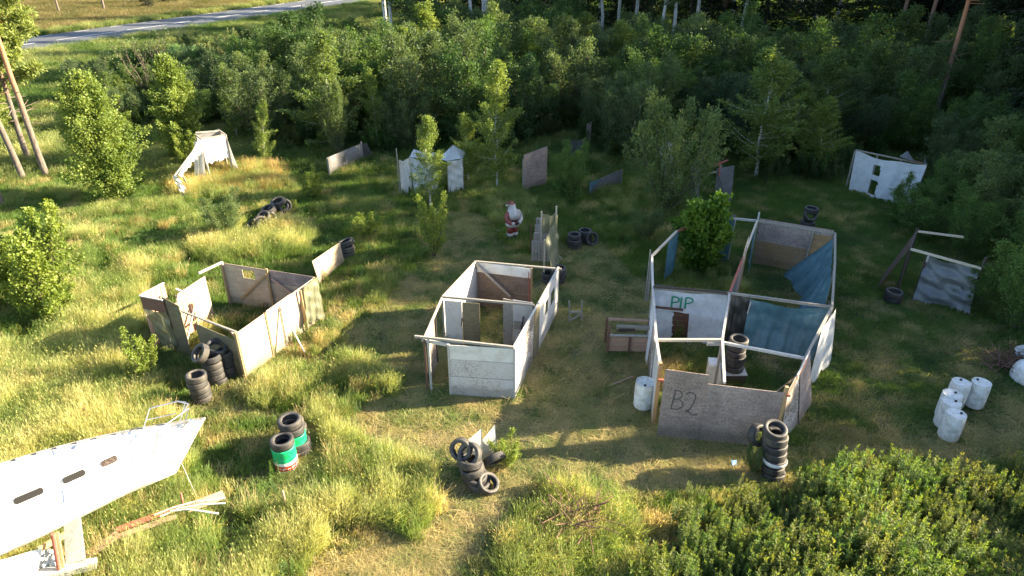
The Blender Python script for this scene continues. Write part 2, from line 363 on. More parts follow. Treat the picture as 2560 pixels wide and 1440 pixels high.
# ------------------------------------------------------------------ ground and road
xs = np.concatenate([np.linspace(-600, -62, 14), np.arange(-60, 60.1, .45), np.linspace(62, 600, 14)])
ys = np.concatenate([np.linspace(-200, 2, 8), np.arange(5, 130.1, .45), np.linspace(135, 900, 16)])
gx, gy = np.meshgrid(xs, ys, indexing='xy'); P2 = np.stack([gx.ravel(), gy.ravel()], 1)
h = (fbm(P2, .35, 5) - .5) * .12 + (fbm(P2, 1.6, 9) - .5) * .05
h *= np.clip((np.abs(road_off(P2)) - RW / 2 - 1) / 3, 0, 1)
V = np.stack([P2[:, 0], P2[:, 1], h - .03], 1); nx, ny = len(xs), len(ys)
ii = (np.arange(ny - 1)[:, None] * nx + np.arange(nx - 1)[None, :]).ravel(); F = np.stack([ii, ii + 1, ii + nx + 1, ii + nx], 1)
dry = zone(P2, Z_BARE, .3) * .45 + zone(P2, Z_PATH, .4) * .45
m, t, b = newmat('ground_soil'); v = coords(t)
at = N(t, 'ShaderNodeAttribute', attribute_name='dry')
g1 = ramp(t, noise(t, v, .8, 8, .75), [(.3, (.025, .038, .012)), (.5, (.05, .06, .02)), (.7, (.10, .085, .04))])
g2 = ramp(t, noise(t, v, 2.2, 8, .8), [(.3, (.06, .055, .03)), (.55, (.15, .125, .07)), (.75, (.27, .22, .13))])
L(t, mix(t, at.outputs['Fac'], g1, g2), b.inputs['Base Color']); b.inputs['Roughness'].default_value = .95
bump(t, b, noise(t, v, 14, 6, .8), .8, .05); MATS['ground_soil'] = m
me = mesh('ground', V, F, 'ground_soil', smooth=True); a = me.attributes.new('dry', 'FLOAT', 'POINT'); a.data.foreach_set('value', dry.astype(np.float32))
ground = bpy.data.objects.new('ground', me); COL.objects.link(ground); ground['kind'] = 'structure'
m, t, b = newmat('asphalt'); v = coords(t); c0 = ramp(t, noise(t, v, 60, 4), [(.3, (.055, .062, .078)), (.7, (.10, .11, .13))])  # asphalt darker and bluer: shade of the trees put into the colour
L(t, mix(t, ramp(t, noise(t, v, .25, 4), [(.35, (0, 0, 0)), (.7, (.6, .6, .6))]), c0, (.05, .053, .062)), b.inputs['Base Color']); b.inputs['Roughness'].default_value = .8; MATS['asphalt'] = m
plain('road_paint', (.72, .72, .70), .6, dirt=(.45, .45, .44), scale=2)
def rpt(s, o, z=.0): p = RC + RD * s + RN * o; return Vector((p.x, p.y, z))
def rstrip(s0, s1, o0, o1, z): return [rpt(s0, o0, z), rpt(s1, o0, z), rpt(s1, o1, z), rpt(s0, o1, z)], [(0, 1, 2, 3)]
road = bpy.data.objects.new('road', mesh('road', *join(hexa(rpt(-90, -RW / 2 - .5, .0), rpt(300, -RW / 2 - .5, .0), rpt(300, RW / 2 + .5, .0), rpt(-90, RW / 2 + .5, .0), (0, 0, .08))), 'asphalt')); COL.objects.link(road); road['kind'] = 'structure'
for s in np.arange(-60, 90, 3.0):
    pass
def rmark(s0, s1, o0, o1):
    o = bpy.data.objects.new('lane_marking', mesh('lane_marking', *rstrip(s0, s1, o0, o1, .046), 'road_paint')); COL.objects.link(o); o.parent = road
for k in range(-10, 22):
    for o in (-RW / 2, RW / 2): rmark(k * 4.2, k * 4.2 + 1.6, o - .07, o + .07)
for k in range(-6, 12): rmark(k * 9.5, k * 9.5 + 7.2, -.07, .07)
for k in range(-10, 20): rmark(k * 6.2 + 2, k * 6.2 + 4.2, .22, .34)
# ------------------------------------------------------------------ leaf, branch and crown meshes
def unit(v): return v / np.maximum(np.linalg.norm(v, axis=1, keepdims=True), 1e-9)
def leaf_quads(P, D, ln, wd, rg, flat=.5):
    n = len(P); D = unit(D); up = unit(np.stack([rg.normal(0, .7, n), rg.normal(0, .7, n), np.ones(n) * flat + .2], 1))
    S = unit(np.cross(D, up)); l = (ln * rg.uniform(.7, 1.3, n))[:, None]; w = (wd * rg.uniform(.7, 1.3, n))[:, None]
    V = np.stack([P, P + D * l * .45 + S * w * .5, P + D * l, P + D * l * .45 - S * w * .5], 1).reshape(-1, 3)
    return V, np.arange(n * 4).reshape(n, 4)
def ntube(A, B, ra, rb, seg=4):
    """many straight tapered twigs at once"""
    A, B = np.asarray(A), np.asarray(B); n = len(A); D = unit(B - A); h_ = np.where(np.abs(D[:, 2:3]) > .9, [[1, 0, 0]], [[0, 0, 1]]); S = unit(np.cross(D, h_)); U = np.cross(S, D)
    k = np.arange(seg) * 2 * np.pi / seg; ring = S[:, None] * np.cos(k)[None, :, None] + U[:, None] * np.sin(k)[None, :, None]
    V = np.concatenate([A[:, None] + ring * np.asarray(ra).reshape(-1, 1, 1), B[:, None] + ring * np.asarray(rb).reshape(-1, 1, 1)], 1).reshape(-1, 3)
    o = np.arange(n)[:, None] * 2 * seg; q = np.arange(seg); q2 = (q + 1) % seg
    F = np.stack([o + q, o + q2, o + q2 + seg, o + q + seg], 2).reshape(-1, 4); return V, F
def cat(*vf):
    Vs, Fs, n = [], [], 0
    for v, f in vf: v = np.asarray(v, dtype=float).reshape(-1, 3); Vs.append(v); Fs.append(np.asarray(f) + n); n += len(v)
    return np.concatenate(Vs), np.concatenate(Fs)
def prof_ovoid(t, low=.35): return np.sin(np.pi * np.clip(t, .02, .98) ** .75) ** .8 * (1 - low) + low * (1 - t)
def crown_mesh(seed, H, Rd, stems=3, nb=60, leaves=9000, leaf=(.12, .07), elev=(35, 65), start=.08, lean=.3, spread=.09, tip=1.0, bark_='bark_brown', lm='leaf_alder', r0=.05, droop=0.):
    rg = np.random.default_rng(seed); TA, TB, ra, rb = [], [], [], []; LP, LD = [], []
    per = leaves // (stems * nb)
    for s in range(stems):
        az = s * 6.28 / stems + rg.uniform(-.5, .5); hh = H * (1 if s == 0 else rg.uniform(.72, .97)); off = Rd * lean * (0 if stems == 1 else rg.uniform(.5, 1.3))
        ts = np.linspace(0, 1, 9); wob = rg.normal(0, .025 * H, (9, 2)) * ts[:, None]
        P = np.stack([math.cos(az) * off * ts ** .8 + wob[:, 0] + math.cos(az) * .05, math.sin(az) * off * ts ** .8 + wob[:, 1] + math.sin(az) * .05, ts * hh], 1)
        for i in range(8):
            TA.append(P[i]); TB.append(P[i + 1] + (P[i + 1] - P[i]) * .02); f = lambda q: r0 * (1 - q) ** .8 + .008; ra.append(f(ts[i])); rb.append(f(ts[i + 1]))
        for k in range(nb):
            t = start + (1 - start) * (k + rg.random()) / nb * .99; p = np.array([np.interp(t, ts, P[:, j]) for j in range(3)])
            a = rg.uniform(0, 6.28) if stems == 1 else az + rg.normal(0, 1.3)
            ln = Rd * prof_ovoid((t - start) / (1 - start)) * rg.uniform(.55, 1.15) + .12 * H * .25 * tip
            el = R(rg.uniform(*elev)) + .5 * t * (t > .6) ; d = np.array([math.cos(a) * math.cos(el), math.sin(a) * math.cos(el), math.sin(el)])
            e = p + d * ln; mid = p + d * ln * .5 - np.array([0, 0, ln * .07]); TA += [p, mid]; TB += [mid, e]; rr = r0 * .33 * (1 - t) + .006; ra += [rr, rr * .6]; rb += [rr * .6, .003]
            n = max(6, int(per * rg.uniform(.6, 1.4) * (.5 + ln / Rd))); u = rg.beta(1.5, 1.1, n) * 1.05
            lp = p + (mid - p) * np.minimum(u, .5)[:, None] * 2 + (e - mid) * np.maximum(u - .5, 0)[:, None] * 2
            jit = spread * (1.25 - u * .95)[:, None] * (Rd + .5); lp = lp + rg.normal(0, 1, (n, 3)) * jit * np.array([1, 1, .7]); lp[:, 2] -= droop * u * ln
            lp[:, 2] = np.maximum(lp[:, 2], .05)
            LP.append(lp); LD.append(rg.normal(0, 1, (n, 3)) * .9 + d + np.array([0, 0, -.2]))
        # leading shoot
        n = 30; u = rg.random(n); lp = P[7] + (P[8] - P[7]) * u[:, None] * 1.15 + rg.normal(0, .04, (n, 3)); LP.append(lp); LD.append(rg.normal(0, 1, (n, 3)) + [0, 0, .8])
    LP = np.concatenate(LP); LD = np.concatenate(LD); V, F = leaf_quads(LP, LD, leaf[0], leaf[1], rg)
    cl = vnoise(LP[:, :2] * 1.0 + LP[:, 2:3] * .7, 1.7, seed); vv = np.clip(cl * .8 + rg.normal(.1, .25, len(F)), 0, 1)
    TV, TF = ntube(TA, TB, ra, rb, 5)
    return mesh('crown', V, F, lm, attr=vv), mesh('trunk', TV, TF, bark_)
def pine_mesh(seed, H, crown0=.55, Rd=2.6, dens=1.0, r0=.17, nb=46, needle=(.2, .022), stubs=True):
    rg = np.random.default_rng(seed); ts = np.linspace(0, 1, 12); P = np.stack([rg.normal(0, .05, 12).cumsum() * .6, rg.normal(0, .05, 12).cumsum() * .6, ts * H], 1); P[0, :2] = 0
    f = lambda q: r0 * (1 - q * .75); TV, TF = ntube(P[:-1], P[1:] + (P[1:] - P[:-1]) * .01, f(ts[:-1]), f(ts[1:]), 12)
    A, B, ra, rb, LP, LD = [], [], [], [], [], []
    for k in range(nb):
        t = crown0 + (1 - crown0) * (k + rg.random()) / nb; p = np.array([np.interp(t, ts, P[:, j]) for j in range(3)]); a = rg.uniform(0, 6.28)
        ln = Rd * (1.1 - .75 * ((t - crown0) / (1 - crown0)) ** 1.5) * rg.uniform(.5, 1.1); pts = [p]; d = np.array([math.cos(a), math.sin(a), .1])
        for j in range(4): d = d + rg.normal(0, .18, 3) + np.array([0, 0, .1]); pts.append(pts[-1] + d / np.linalg.norm(d) * ln / 4)
        for j in range(4): A.append(pts[j]); B.append(pts[j + 1]); rr = .045 * (1 - j / 4.3); ra.append(rr); rb.append(rr * .7)
        for j in range(int(11 * dens)):
            q = rg.uniform(.35, 1) * 4; i = min(int(q), 3); c0 = pts[i] + (pts[i + 1] - pts[i]) * (q - i) + rg.normal(0, .16, 3) * [1, 1, .5] * (ln / 2 + .3)
            n = 60; dd = unit(rg.normal(0, 1, (n, 3)) + [0, 0, .35]); LP.append(c0 + dd * rg.uniform(0, .17, (n, 1)) + rg.normal(0, .05, (n, 3))); LD.append(dd)
    if stubs:
        for k in range(14):
            t = rg.uniform(.2, crown0 + .05); p = np.array([np.interp(t, ts, P[:, j]) for j in range(3)]); a = rg.uniform(0, 6.28); l = rg.uniform(.3, 1.3); e = p + np.array([math.cos(a), math.sin(a), rg.uniform(-.2, .3)]) * l
            A.append(p); B.append(e); ra.append(.022); rb.append(.008)
    LP, LD = np.concatenate(LP), np.concatenate(LD); V, F = leaf_quads(LP, LD, needle[0], needle[1] * 3, rg, .2); vv = np.clip(rg.normal(.5, .3, len(F)), 0, 1)
    BV, BF = ntube(A, B, ra, rb, 5); n = len(TV)
    TV, TF = np.concatenate([TV, BV]), np.concatenate([TF, BF + n])
    return mesh('crown', V, F, 'needle_pine', attr=vv), mesh('trunk', TV, TF, 'bark_pine')
def spruce_mesh(seed, H, Rd=2.4, base=.06, r0=.16, layers=46):
    rg = np.random.default_rng(seed); ts = np.array([0, .5, 1.]); TV, TF = ntube([[0, 0, 0], [0, 0, H * .5]], [[0, 0, H * .5], [0, 0, H]], [r0, r0 * .55], [r0 * .55, .01], 8)
    A, B, LP, LD = [], [], [], []
    for k in range(layers * 6):
        t = base + (1 - base) * (k / (layers * 6.)); ln = Rd * (1 - t) ** .8 * rg.uniform(.65, 1.1) + .15; a = rg.uniform(0, 6.28); p = np.array([0, 0, t * H])
        e = p + np.array([math.cos(a) * ln, math.sin(a) * ln, -ln * rg.uniform(.1, .4)]); A.append(p); B.append(e)
        n = int(34 * (ln / Rd + .3)); u = rg.uniform(.1, 1, n); lp = p + (e - p) * u[:, None] + rg.normal(0, .13, (n, 3)) * [1, 1, .5]; lp[:, 2] -= rg.uniform(0, .25, n)
        LP.append(lp); LD.append(np.array([math.cos(a), math.sin(a), -.6]) + rg.normal(0, .5, (n, 3)))
    BV, BF = ntube(A, B, np.full(len(A), .025), np.full(len(A), .006), 3) if False else ntube(A, B, np.full(len(A), .025), np.full(len(A), .006), 4)
    LP, LD = np.concatenate(LP), np.concatenate(LD); V, F = leaf_quads(LP, LD, .32, .13, rg, .3); vv = np.clip(rg.normal(.4, .3, len(F)), 0, 1)
    n = len(TV); return mesh('crown', V, F, 'needle_spruce', attr=vv), mesh('trunk', np.concatenate([TV, BV]), np.concatenate([TF, BF + n]), 'bark_brown')
VAR = {}
VAR['alder'] = [crown_mesh(10 + i, 6, 1.9 + .2 * (i % 3), 4 + i % 2, 30, 17000, (.115, .075), (15, 62), .03, .75, spread=.12, lm='leaf_alder') for i in range(4)]
VAR['willow'] = [crown_mesh(20 + i, 4.5, 1.7, 7, 18, 15000, (.12, .045), (30, 75), .03, .85, spread=.09, lm='leaf_willow', r0=.03) for i in range(3)]
VAR['birch'] = [crown_mesh(30 + i, 6, 1.55, 1, 62, 10500, (.09, .065), (12, 52), .12, 0, spread=.10, lm='leaf_birch', bark_='bark_birch', r0=.05) for i in range(3)]
VAR['pale'] = [crown_mesh(40 + i, 3, 1.0, 6, 13, 3800, (.13, .06), (50, 78), .05, .8, spread=.075, lm='leaf_pale', r0=.02) for i in range(2)]
VAR['bright'] = [crown_mesh(50, 3, 1.0, 5, 20, 7500, (.15, .12), (25, 60), .04, .5, spread=.12, lm='leaf_bright', r0=.025)]
VAR['bigbirch'] = [crown_mesh(60, 5.6, 2.15, 1, 190, 38000, (.10, .075), (15, 62), .02, .2, spread=.10, lm='leaf_birch', r0=.05),
                   crown_mesh(61, 5.0, 1.75, 1, 160, 30000, (.10, .075), (18, 64), .03, .2, spread=.10, lm='leaf_birch', r0=.05)]
VAR['palebush'] = [crown_mesh(64, 4, 1.6, 7, 22, 15000, (.12, .08), (35, 80), .02, .85, spread=.07, tip=1.9, lm='leaf_pale', r0=.03)]
VAR['tallbirch'] = [crown_mesh(70 + i, 17, 2.2, 1, 90, 9000, (.24, .17), (20, 55), .33, 0, spread=.14, lm='leaf_alder', bark_='bark_birch', r0=.17) for i in range(2)]
VAR['spruce'] = [spruce_mesh(80 + i, 18, 2.7) for i in range(2)]
VAR['pine'] = [pine_mesh(90, 15, .52), pine_mesh(91, 16, .6)]
VAR['lowpine'] = [pine_mesh(92, 8, .16, 2.6, 1.5, .12, 50), pine_mesh(93, 9, .45, 2.8, 1.6, .14, 50)]
VAR['bare'] = [crown_mesh(95, 3.5, 1.3, 7, 14, 700, (.1, .05), (35, 70), .05, .9, lm='leaf_willow', bark_='bark_brown', r0=.03)]
def tree(kind, var, x, y, s, label, name='young_tree', cat_='tree', group=None, sxy=1.0, rot=None, tilt=(0, 0), tone=.7):
    cm, tm = VAR[kind][var % len(VAR[kind])]
    t = Thing(name, label, cat_, (x, y, 0), group); t.o.rotation_euler = (tilt[0], tilt[1], random.uniform(0, 6.28) if rot is None else rot); t.o.scale = (s * sxy, s * sxy, s)
    t.share('trunk', tm); c_ = t.share('crown', cm); c_['tone'] = random.random() if group else tone; return t
# named trees and bushes of the field's edge (foot of each read off the photograph)
def at(kind, var, px, py, h, label, name='young_tree', cat_='tree', sxy=1.0, group=None, **k):
    H0 = {'palebush': 4, 'alder': 6, 'willow': 4.5, 'birch': 6, 'pale': 3, 'bright': 3, 'tallbirch': 17, 'spruce': 18, 'pine': 15, 'bare': 3.5}.get(kind) or (5.6, 5.0)[var]
    p = W(px, py); return tree(kind, var, p.x, p.y, h / H0, label, name, cat_, sxy=sxy, group=group, **k)
at('bigbirch', 0, 290, 500, 6.0, 'large sunlit light green bushy birch at the left of the field', sxy=1.0)
at('bigbirch', 1, 465, 400, 5.6, 'sunlit green birch behind the ragged white cloth lookout', sxy=.95)
at('pale', 0, 478, 425, 2.1, 'small pale shrub at the foot of the birch by the white lookout', 'shrub', 'shrub')
at('palebush', 0, 118, 800, 3.9, 'bright yellow-green leafy bush at the left edge, above the long grass', 'shrub', 'shrub', sxy=1.0)
at('pale', 1, 20, 790, 2.2, 'low pale leafy bush cut by the left picture edge', 'shrub', 'shrub', sxy=1.3)
at('pale', 1, 372, 950, 1.75, 'small yellow-green sapling bush before the tall plywood sheet of the left enclosure', 'shrub', 'shrub', sxy=.9)
at('birch', 0, 660, 415, 3.6, 'slender half sunlit young birch right of the white cloth lookout', sxy=.85, tilt=(0, .12))
at('birch', 1, 1078, 520, 4.4, 'young birch with a thin white stem standing before the white tent', sxy=1.0)
at('birch', 2, 1240, 470, 6.2, 'tall slim birch on the grass between the white tent and the upright chipboard', sxy=1.0)
at('birch', 0, 1172, 460, 3.6, 'small birch just right of the peaked white tent', sxy=1.1)
at('pale', 0, 1085, 640, 2.6, 'feathery grey-green willow sapling in the middle of the field', 'shrub', 'shrub', sxy=.85)
at('alder', 1, 1424, 505, 3.1, 'leafy green bush beside the upright chipboard', 'shrub', 'shrub', sxy=.82, tone=1)
at('willow', 0, 1668, 530, 5.4, 'large grey-green willow bush before the two leaning grey boards', 'shrub', 'shrub', sxy=.95, tone=1.2)
at('bright', 0, 1742, 672, 3.3, 'vivid green bush growing inside the big board and tarp enclosure', 'shrub', 'shrub', sxy=1.0)
at('willow', 1, 570, 590, 2.0, 'low dark green bush below the white cloth lookout', 'shrub', 'shrub', sxy=1.3)
at('pale', 0, 785, 500, 1.6, 'low bush left of the long fence board at the thicket edge', 'shrub', 'shrub', sxy=1.3)
at('pale', 1, 920, 600, 1.3, 'low willow scrub above the tyre beside the leaning board', 'shrub', 'shrub', sxy=1.6)
at('willow', 2, 848, 395, 4.6, 'slim grey-green young tree behind the long fence board', sxy=.5)
at('birch', 2, 945, 372, 4.6, 'thin stemmed young birch behind the right end of the long fence board', sxy=.8)
at('birch', 0, 595, 350, 4.5, 'shaded thin birch in the gap behind the slender sunlit birch', sxy=.8)
at('bare', 0, 385, 260, 5.2, 'half bare grey twiggy shrub among the roadside bushes', 'shrub', 'shrub')
at('willow', 0, 1615, 600, 1.5, 'low weedy bush left of the vivid green bush', 'shrub', 'shrub', sxy=1.2)
at('bright', 0, 965, 650, .45, 'low bright green weed tuft on the trodden grass', 'weed', 'plant', sxy=1.6)
at('pale', 0, 1345, 800, .9, 'thin creeper sapling against the white board house', 'weed', 'plant', sxy=.5)
at('willow', 1, 1880, 1180, 1.1, 'dark green weeds growing at the left foot of the tall tyre tower', 'weed', 'plant', sxy=.75)
at('pale', 1, 1268, 1165, .95, 'sunlit weeds behind the leaning tyre pile', 'weed', 'plant', sxy=1.3)
at('alder', 2, 2400, 640, 2.9, 'round green bush hanging over the dark tarp hut at the right', 'shrub', 'shrub', sxy=.95, tone=1.2)
at('alder', 3, 2440, 780, 2.0, 'leafy bush before the right end of the dark tarp screen', 'shrub', 'shrub', sxy=1.2, tone=1.2)
at('alder', 0, 2255, 560, 2.3, 'dense bush below the white plastic wall with square holes', 'shrub', 'shrub', sxy=1.1, tone=1.2)
at('alder', 1, 2350, 540, 2.8, 'tall bush between the white plastic wall and the tarp hut', 'shrub', 'shrub', sxy=1.0, tone=1.2)
at('alder', 2, 2535, 820, 3.6, 'dark bush cut by the right picture edge beside the tarp hut', 'shrub', 'shrub', sxy=.9, tone=1.2)
at('willow', 1, 2500, 610, 3.9, 'tall willow bush behind the dark tarp hut', 'shrub', 'shrub', sxy=1.2, tone=1)
at('alder', 3, 2545, 700, 3.6, 'bush at the right picture edge, behind the end of the grey tarp', 'shrub', 'shrub', sxy=1.0, tone=1)
at('willow', 2, 2415, 545, 3.6, 'willow bush between the orange pine and the tarp hut', 'shrub', 'shrub', sxy=1.3, tone=1)
at('willow', 0, 2520, 500, 4.6, 'large pale willow thicket at the right picture edge above the tarp hut', 'shrub', 'shrub', sxy=1.2, tone=1)
at('alder', 2, 2300, 590, 2.2, 'low leafy bush at the back corner of the tarp hut', 'shrub', 'shrub', sxy=1.5, tone=1)
# pines
def pine(px, py, var, s, label, **k):
    p = W(px, py); return tree('pine', var, p.x, p.y, s, label, 'pine_tree', 'tree', **k)
pine(118, 445, 0, 1.0, 'tall pine with an orange upper trunk left of the big sunlit birch', rot=2.6)
pine(62, 455, 1, .95, 'leaning grey-brown pine trunk at the left edge, second from the orange pine', tilt=(0, -.06), rot=1.0)
pine(8, 520, 0, .9, 'dark pine trunk cut by the left picture edge', rot=4.0)
q = W(0, 400); tree('lowpine', 0, q.x, q.y, .9, 'sunlit pine with low branches cut by the left picture edge', 'pine_tree', 'tree', rot=.3)
q = W(75, 405); tree('lowpine', 1, q.x, q.y, 1.15, 'full crowned sunlit pine behind the orange trunk near the road', 'pine_tree', 'tree', rot=5)
pine(2322, 340, 0, 1.08, 'tall straight pine with orange upper trunk rising from the right thicket', rot=3.3)
# pine saplings give the low sunlit pine foliage at the upper left
# ------------------------------------------------------------------ thicket: every bush a thing
G_TH = 'young trees of the dense thicket'
rg = np.random.default_rng(3)
front = [(560, 330), (700, 365), (800, 385), (960, 395), (1110, 360), (1240, 395), (1330, 372), (1420, 330), (1500, 400), (1620, 400), (1700, 420), (1830, 385), (1900, 465), (2050, 470), (2160, 400), (2330, 395), (2360, 470), (2440, 560), (2520, 700), (2620, 800)]
fw = [W(*p) for p in front]
TP = np.array([(p.x, p.y) for p in fw] + [(60, 20), (60, 57), (30, 57), (12, 59), (0, 66), (-10, 76), (-17, 70), (-19, 56), (-20, 46)])
keep_clear = [np.array([W(*p)[:2] for p in q]) for q in
    ([(2110, 500), (2350, 500), (2350, 425), (2110, 380)], [(2280, 430), (2380, 430), (2390, 330), (2290, 330)], [(1390, 455), (1530, 500), (1540, 350), (1400, 350)], [(1680, 520), (1850, 520), (1860, 400), (1680, 400)])]
placed = []; CROWD = {'thicket': [], 'road': [], 'wood': []}
def try_place(lim, dmin, box, n, P=None, clear=True):
    out = []
    for _ in range(n):
        q = np.array([[rg.uniform(box[0], box[1]), rg.uniform(box[2], box[3])]])
        if P is not None and not inside(q, P)[0]: continue
        if clear and any(inside(q, k)[0] for k in keep_clear): continue
        d = dmin * (1 + max(0, q[0, 1] - 45) * .016)
        if any((q[0, 0] - a) ** 2 + (q[0, 1] - b_) ** 2 < d * d for a, b_ in placed): continue
        if abs(road_off(q)[0]) < RW / 2 + 2.5: continue
        placed.append((q[0, 0], q[0, 1])); out.append((q[0, 0], q[0, 1]))
        if len(out) >= lim: break
    return out
for p in front:
    pass
lab = {'alder': 'dark green young alder, one of many crowding the thicket', 'willow': 'grey-green willow bush, one of many crowding the thicket', 'birch': 'slim young birch, one of many crowding the thicket'}
for i, (x, y) in enumerate(try_place(215, 1.95, (-20, 60, 22, 78), 12000, TP)):
    k = rg.choice(['alder', 'alder', 'alder', 'willow', 'willow', 'willow', 'birch']); near = y < 44
    if abs(x / max(y, 1)) > 1.0: continue
    hh = rg.uniform(3.6, 6.6) if near else rg.uniform(4.4, 6.6)
    if x < -8 and y > 56: hh = rg.uniform(2.4, 4.0)
    if x > 19 and y < 40: hh = rg.uniform(3.0, 4.4)
    H0 = {'alder': 6, 'willow': 4.5, 'birch': 6}[k]
    tt = tree(k, int(rg.integers(4)), x, y, hh / H0, lab[k], 'thicket_tree', 'tree', G_TH + {'alder': ', alders', 'willow': ', willows', 'birch': ', birches'}[k], sxy=(1.5 if k == 'birch' else 1.15)); CROWD['thicket'].append((tt.o, k, x, y))
# roadside bushes between road and field
RB = np.array([W(*p)[:2] for p in [(200, 330), (420, 330), (560, 320), (900, 330), (900, 60), (700, 100), (430, 140), (230, 200)]])
for i, (x, y) in enumerate(try_place(70, 2.1, (-45, -8, 38, 84), 9000, RB)):
    k = rg.choice(['alder', 'willow', 'willow', 'birch']); hh = rg.uniform(2.0, 3.8) if y < 56 else rg.uniform(1.3, 2.2); H0 = {'alder': 6, 'willow': 4.5, 'birch': 6}[k]
    tt = tree(k, int(rg.integers(4)), x, y, hh / H0, 'green roadside bush, one of the scrub between the road and the field', 'roadside_bush', 'shrub', 'roadside scrub', sxy=1.35); CROWD['road'].append((tt.o, k, x, y))
# tall wood behind the thicket
birch_px = [(985, 182, 'rightmost'), (1497, 162, ''), (1537, 157, ''), (1580, 152, ''), (1645, 187, ''), (1672, 182, ''), (1732, 157, ''), (1842, 167, ''), (1180, 162, ''), (1210, 157, '')]
ords = ['first', 'second', 'third', 'fourth', 'fifth', 'sixth', 'seventh', 'eighth', 'ninth', 'tenth', 'eleventh', 'twelfth', 'thirteenth', 'fourteenth', 'fifteenth', 'sixteenth']
for i, (px, py, _) in enumerate(sorted(birch_px)):
    p = W(px, py); tree('tallbirch', i, p.x, p.y, 1.0 + .1 * (i % 3), '%s pale birch trunk from the left along the far wood edge' % ords[i], 'birch_tree', 'tree', 'tall birches at the far wood edge')
    placed.append((p.x, p.y))
for px, py in ((2225, 170), (2290, 185)):
    p = W(px, py); tree('pine', 1, p.x, p.y, 1.2, ('dark straight conifer trunk left of the orange pine, ' + ('farther' if px < 2250 else 'nearer') + ' of two'), 'pine_tree', 'tree')
WD = np.array([(-16, 84), (-6, 78), (2, 70), (14, 67), (30, 65), (52, 62), (60, 45), (110, 50), (120, 110), (40, 118), (-14, 118)])
for i, (x, y) in enumerate(try_place(95, 3.3, (-16, 100, 45, 112), 9000, WD, False)):
    k = 'spruce' if rg.random() < .75 else 'tallbirch'; tt = tree(k, i, x, y, rg.uniform(.85, 1.2), 'dark spruce or birch standing in the shaded wood at the back', 'wood_tree', 'tree', 'trees of the dark wood behind the thicket', sxy=1.25); CROWD['wood'].append((tt.o, k, x, y))
# spruces at the right picture edge and the trees beyond it that shade the field
AZ = SUN_AZ
def onq(x, q): return x, (q + x * math.sin(AZ)) / math.cos(AZ)
shade = []
for q in np.arange(17.4, 27, 1.5): shade.append((28 + rg.uniform(-1, 1.5), q, 13.4 + max(0, q - 21) * .45 + rg.uniform(-1.2, 1.2), 'spruce', 1.25))
for q in np.arange(18.2, 40, 2.0): shade.append((33 + rg.uniform(-1, 1), q, 15.8 + min(max(0, q - 21) * .45, 4) + rg.uniform(-1.5, 1), 'spruce', 1.25))
for q in np.arange(27.5, 42, 2.0): shade.append((38 + rg.uniform(-1.5, 1.5), q, 20.5 + rg.uniform(-3, 2), 'spruce', 1.1))
for q in np.arange(29, 62, 2.4): shade.append((44 + rg.uniform(-2, 2), q, 25 + rg.uniform(-5, 2), 'spruce', 1.1))
for q in np.arange(47, 80, 2.6): shade.append((47 + rg.uniform(-1.5, 2), q, 27 + rg.uniform(-3, 2), 'spruce', 1.3))
for q in np.arange(10.2, 16.4, 1.7): shade.append((24 + rg.uniform(-.6, .6), q, 5.9 + rg.uniform(-.6, .5), 'alder', 1.3))
for q in np.arange(2, 9.2, 1.8): shade.append((20 + rg.uniform(-.6, .6), q, 5.4, 'alder', 1.3))
shade += [(24, 13.2, 8.2, 'birch', 1.3), (24.5, 14.6, 9.2, 'birch', 1.3)]
for x, q, H_, k, sx in shade:
    xx, yy = onq(x, q); s = H_ / (18 if k == 'spruce' else 6)
    nm = k + '_tree'
    tree(k, int(rg.integers(4)), xx, yy, s, 'dark dense %s along the right side of the clearing' % ('spruce' if k == 'spruce' else 'alder') if k != 'birch' else 'loose birch beyond the right picture edge, the %s of two' % ('nearer' if q < 14 else 'farther'), nm, 'tree', k + 's along the right side', sxy=sx if k != 'spruce' else sx / max(s, .6) * 1.0)
# trees beyond the road
for i, (px, py, k, s) in enumerate(sorted([(150, 36, 'pine', .8), (262, 30, 'pine', .9), (370, 22, 'spruce', .4), (430, 10, 'spruce', .5), (200, 4, 'spruce', .6), (600, -10, 'pine', .8), (520, -20, 'spruce', .7), (690, -22, 'spruce', .6), (300, -30, 'spruce', .7), (420, -50, 'lowpine', 1.3), (780, -40, 'spruce', .7), (860, -48, 'spruce', .8), (120, -10, 'spruce', .6)])):
    p = W(px, py); tree(k, i, p.x, p.y, s, '%s conifer from the left beyond the road' % ords[i], 'conifer_tree', 'tree', 'conifers beyond the road')
# ------------------------------------------------------------------ labels that place each crowd tree beside something findable
def pxof(x, y):
    cz = y * _c + CAMH * _s; return 1280 + FPX * x / cz
LANDMARKS = [(-900, 'the left picture edge'), (520, 'the white cloth lookout'), (860, 'the long fence board'), (1080, 'the white tents'), (1335, 'the upright chipboard'), (1510, 'the low slanting board'), (1660, 'the large willow bush'), (1810, 'the board gateway'), (2010, 'the big enclosure'), (2240, 'the white sheet wall'), (2420, 'the tarp hut'), (2700, 'the right picture edge')]
def relabel(items, what, rows):
    keys = {}
    for o, kind, x, y in items:
        px = pxof(x, y); lm = min(LANDMARKS, key=lambda q: abs(q[0] - px))[1]
        row = next(n for lim, n in rows if y < lim); keys.setdefault((kind, row, lm), []).append((px, o))
    for (kind, row, lm), L_ in keys.items():
        L_.sort(key=lambda q: q[0])
        for i, (px, o) in enumerate(L_):
            n = len(L_); pos = '' if n == 1 else ', the ' + ('left' if i == 0 else 'right' if i == n - 1 else 'middle' if n == 3 else (['', *ords[1:]] + ['farther'] * 200)[i]) + ' one'
            o['label'] = '%s %s behind %s%s' % (what[kind], row, lm, pos)
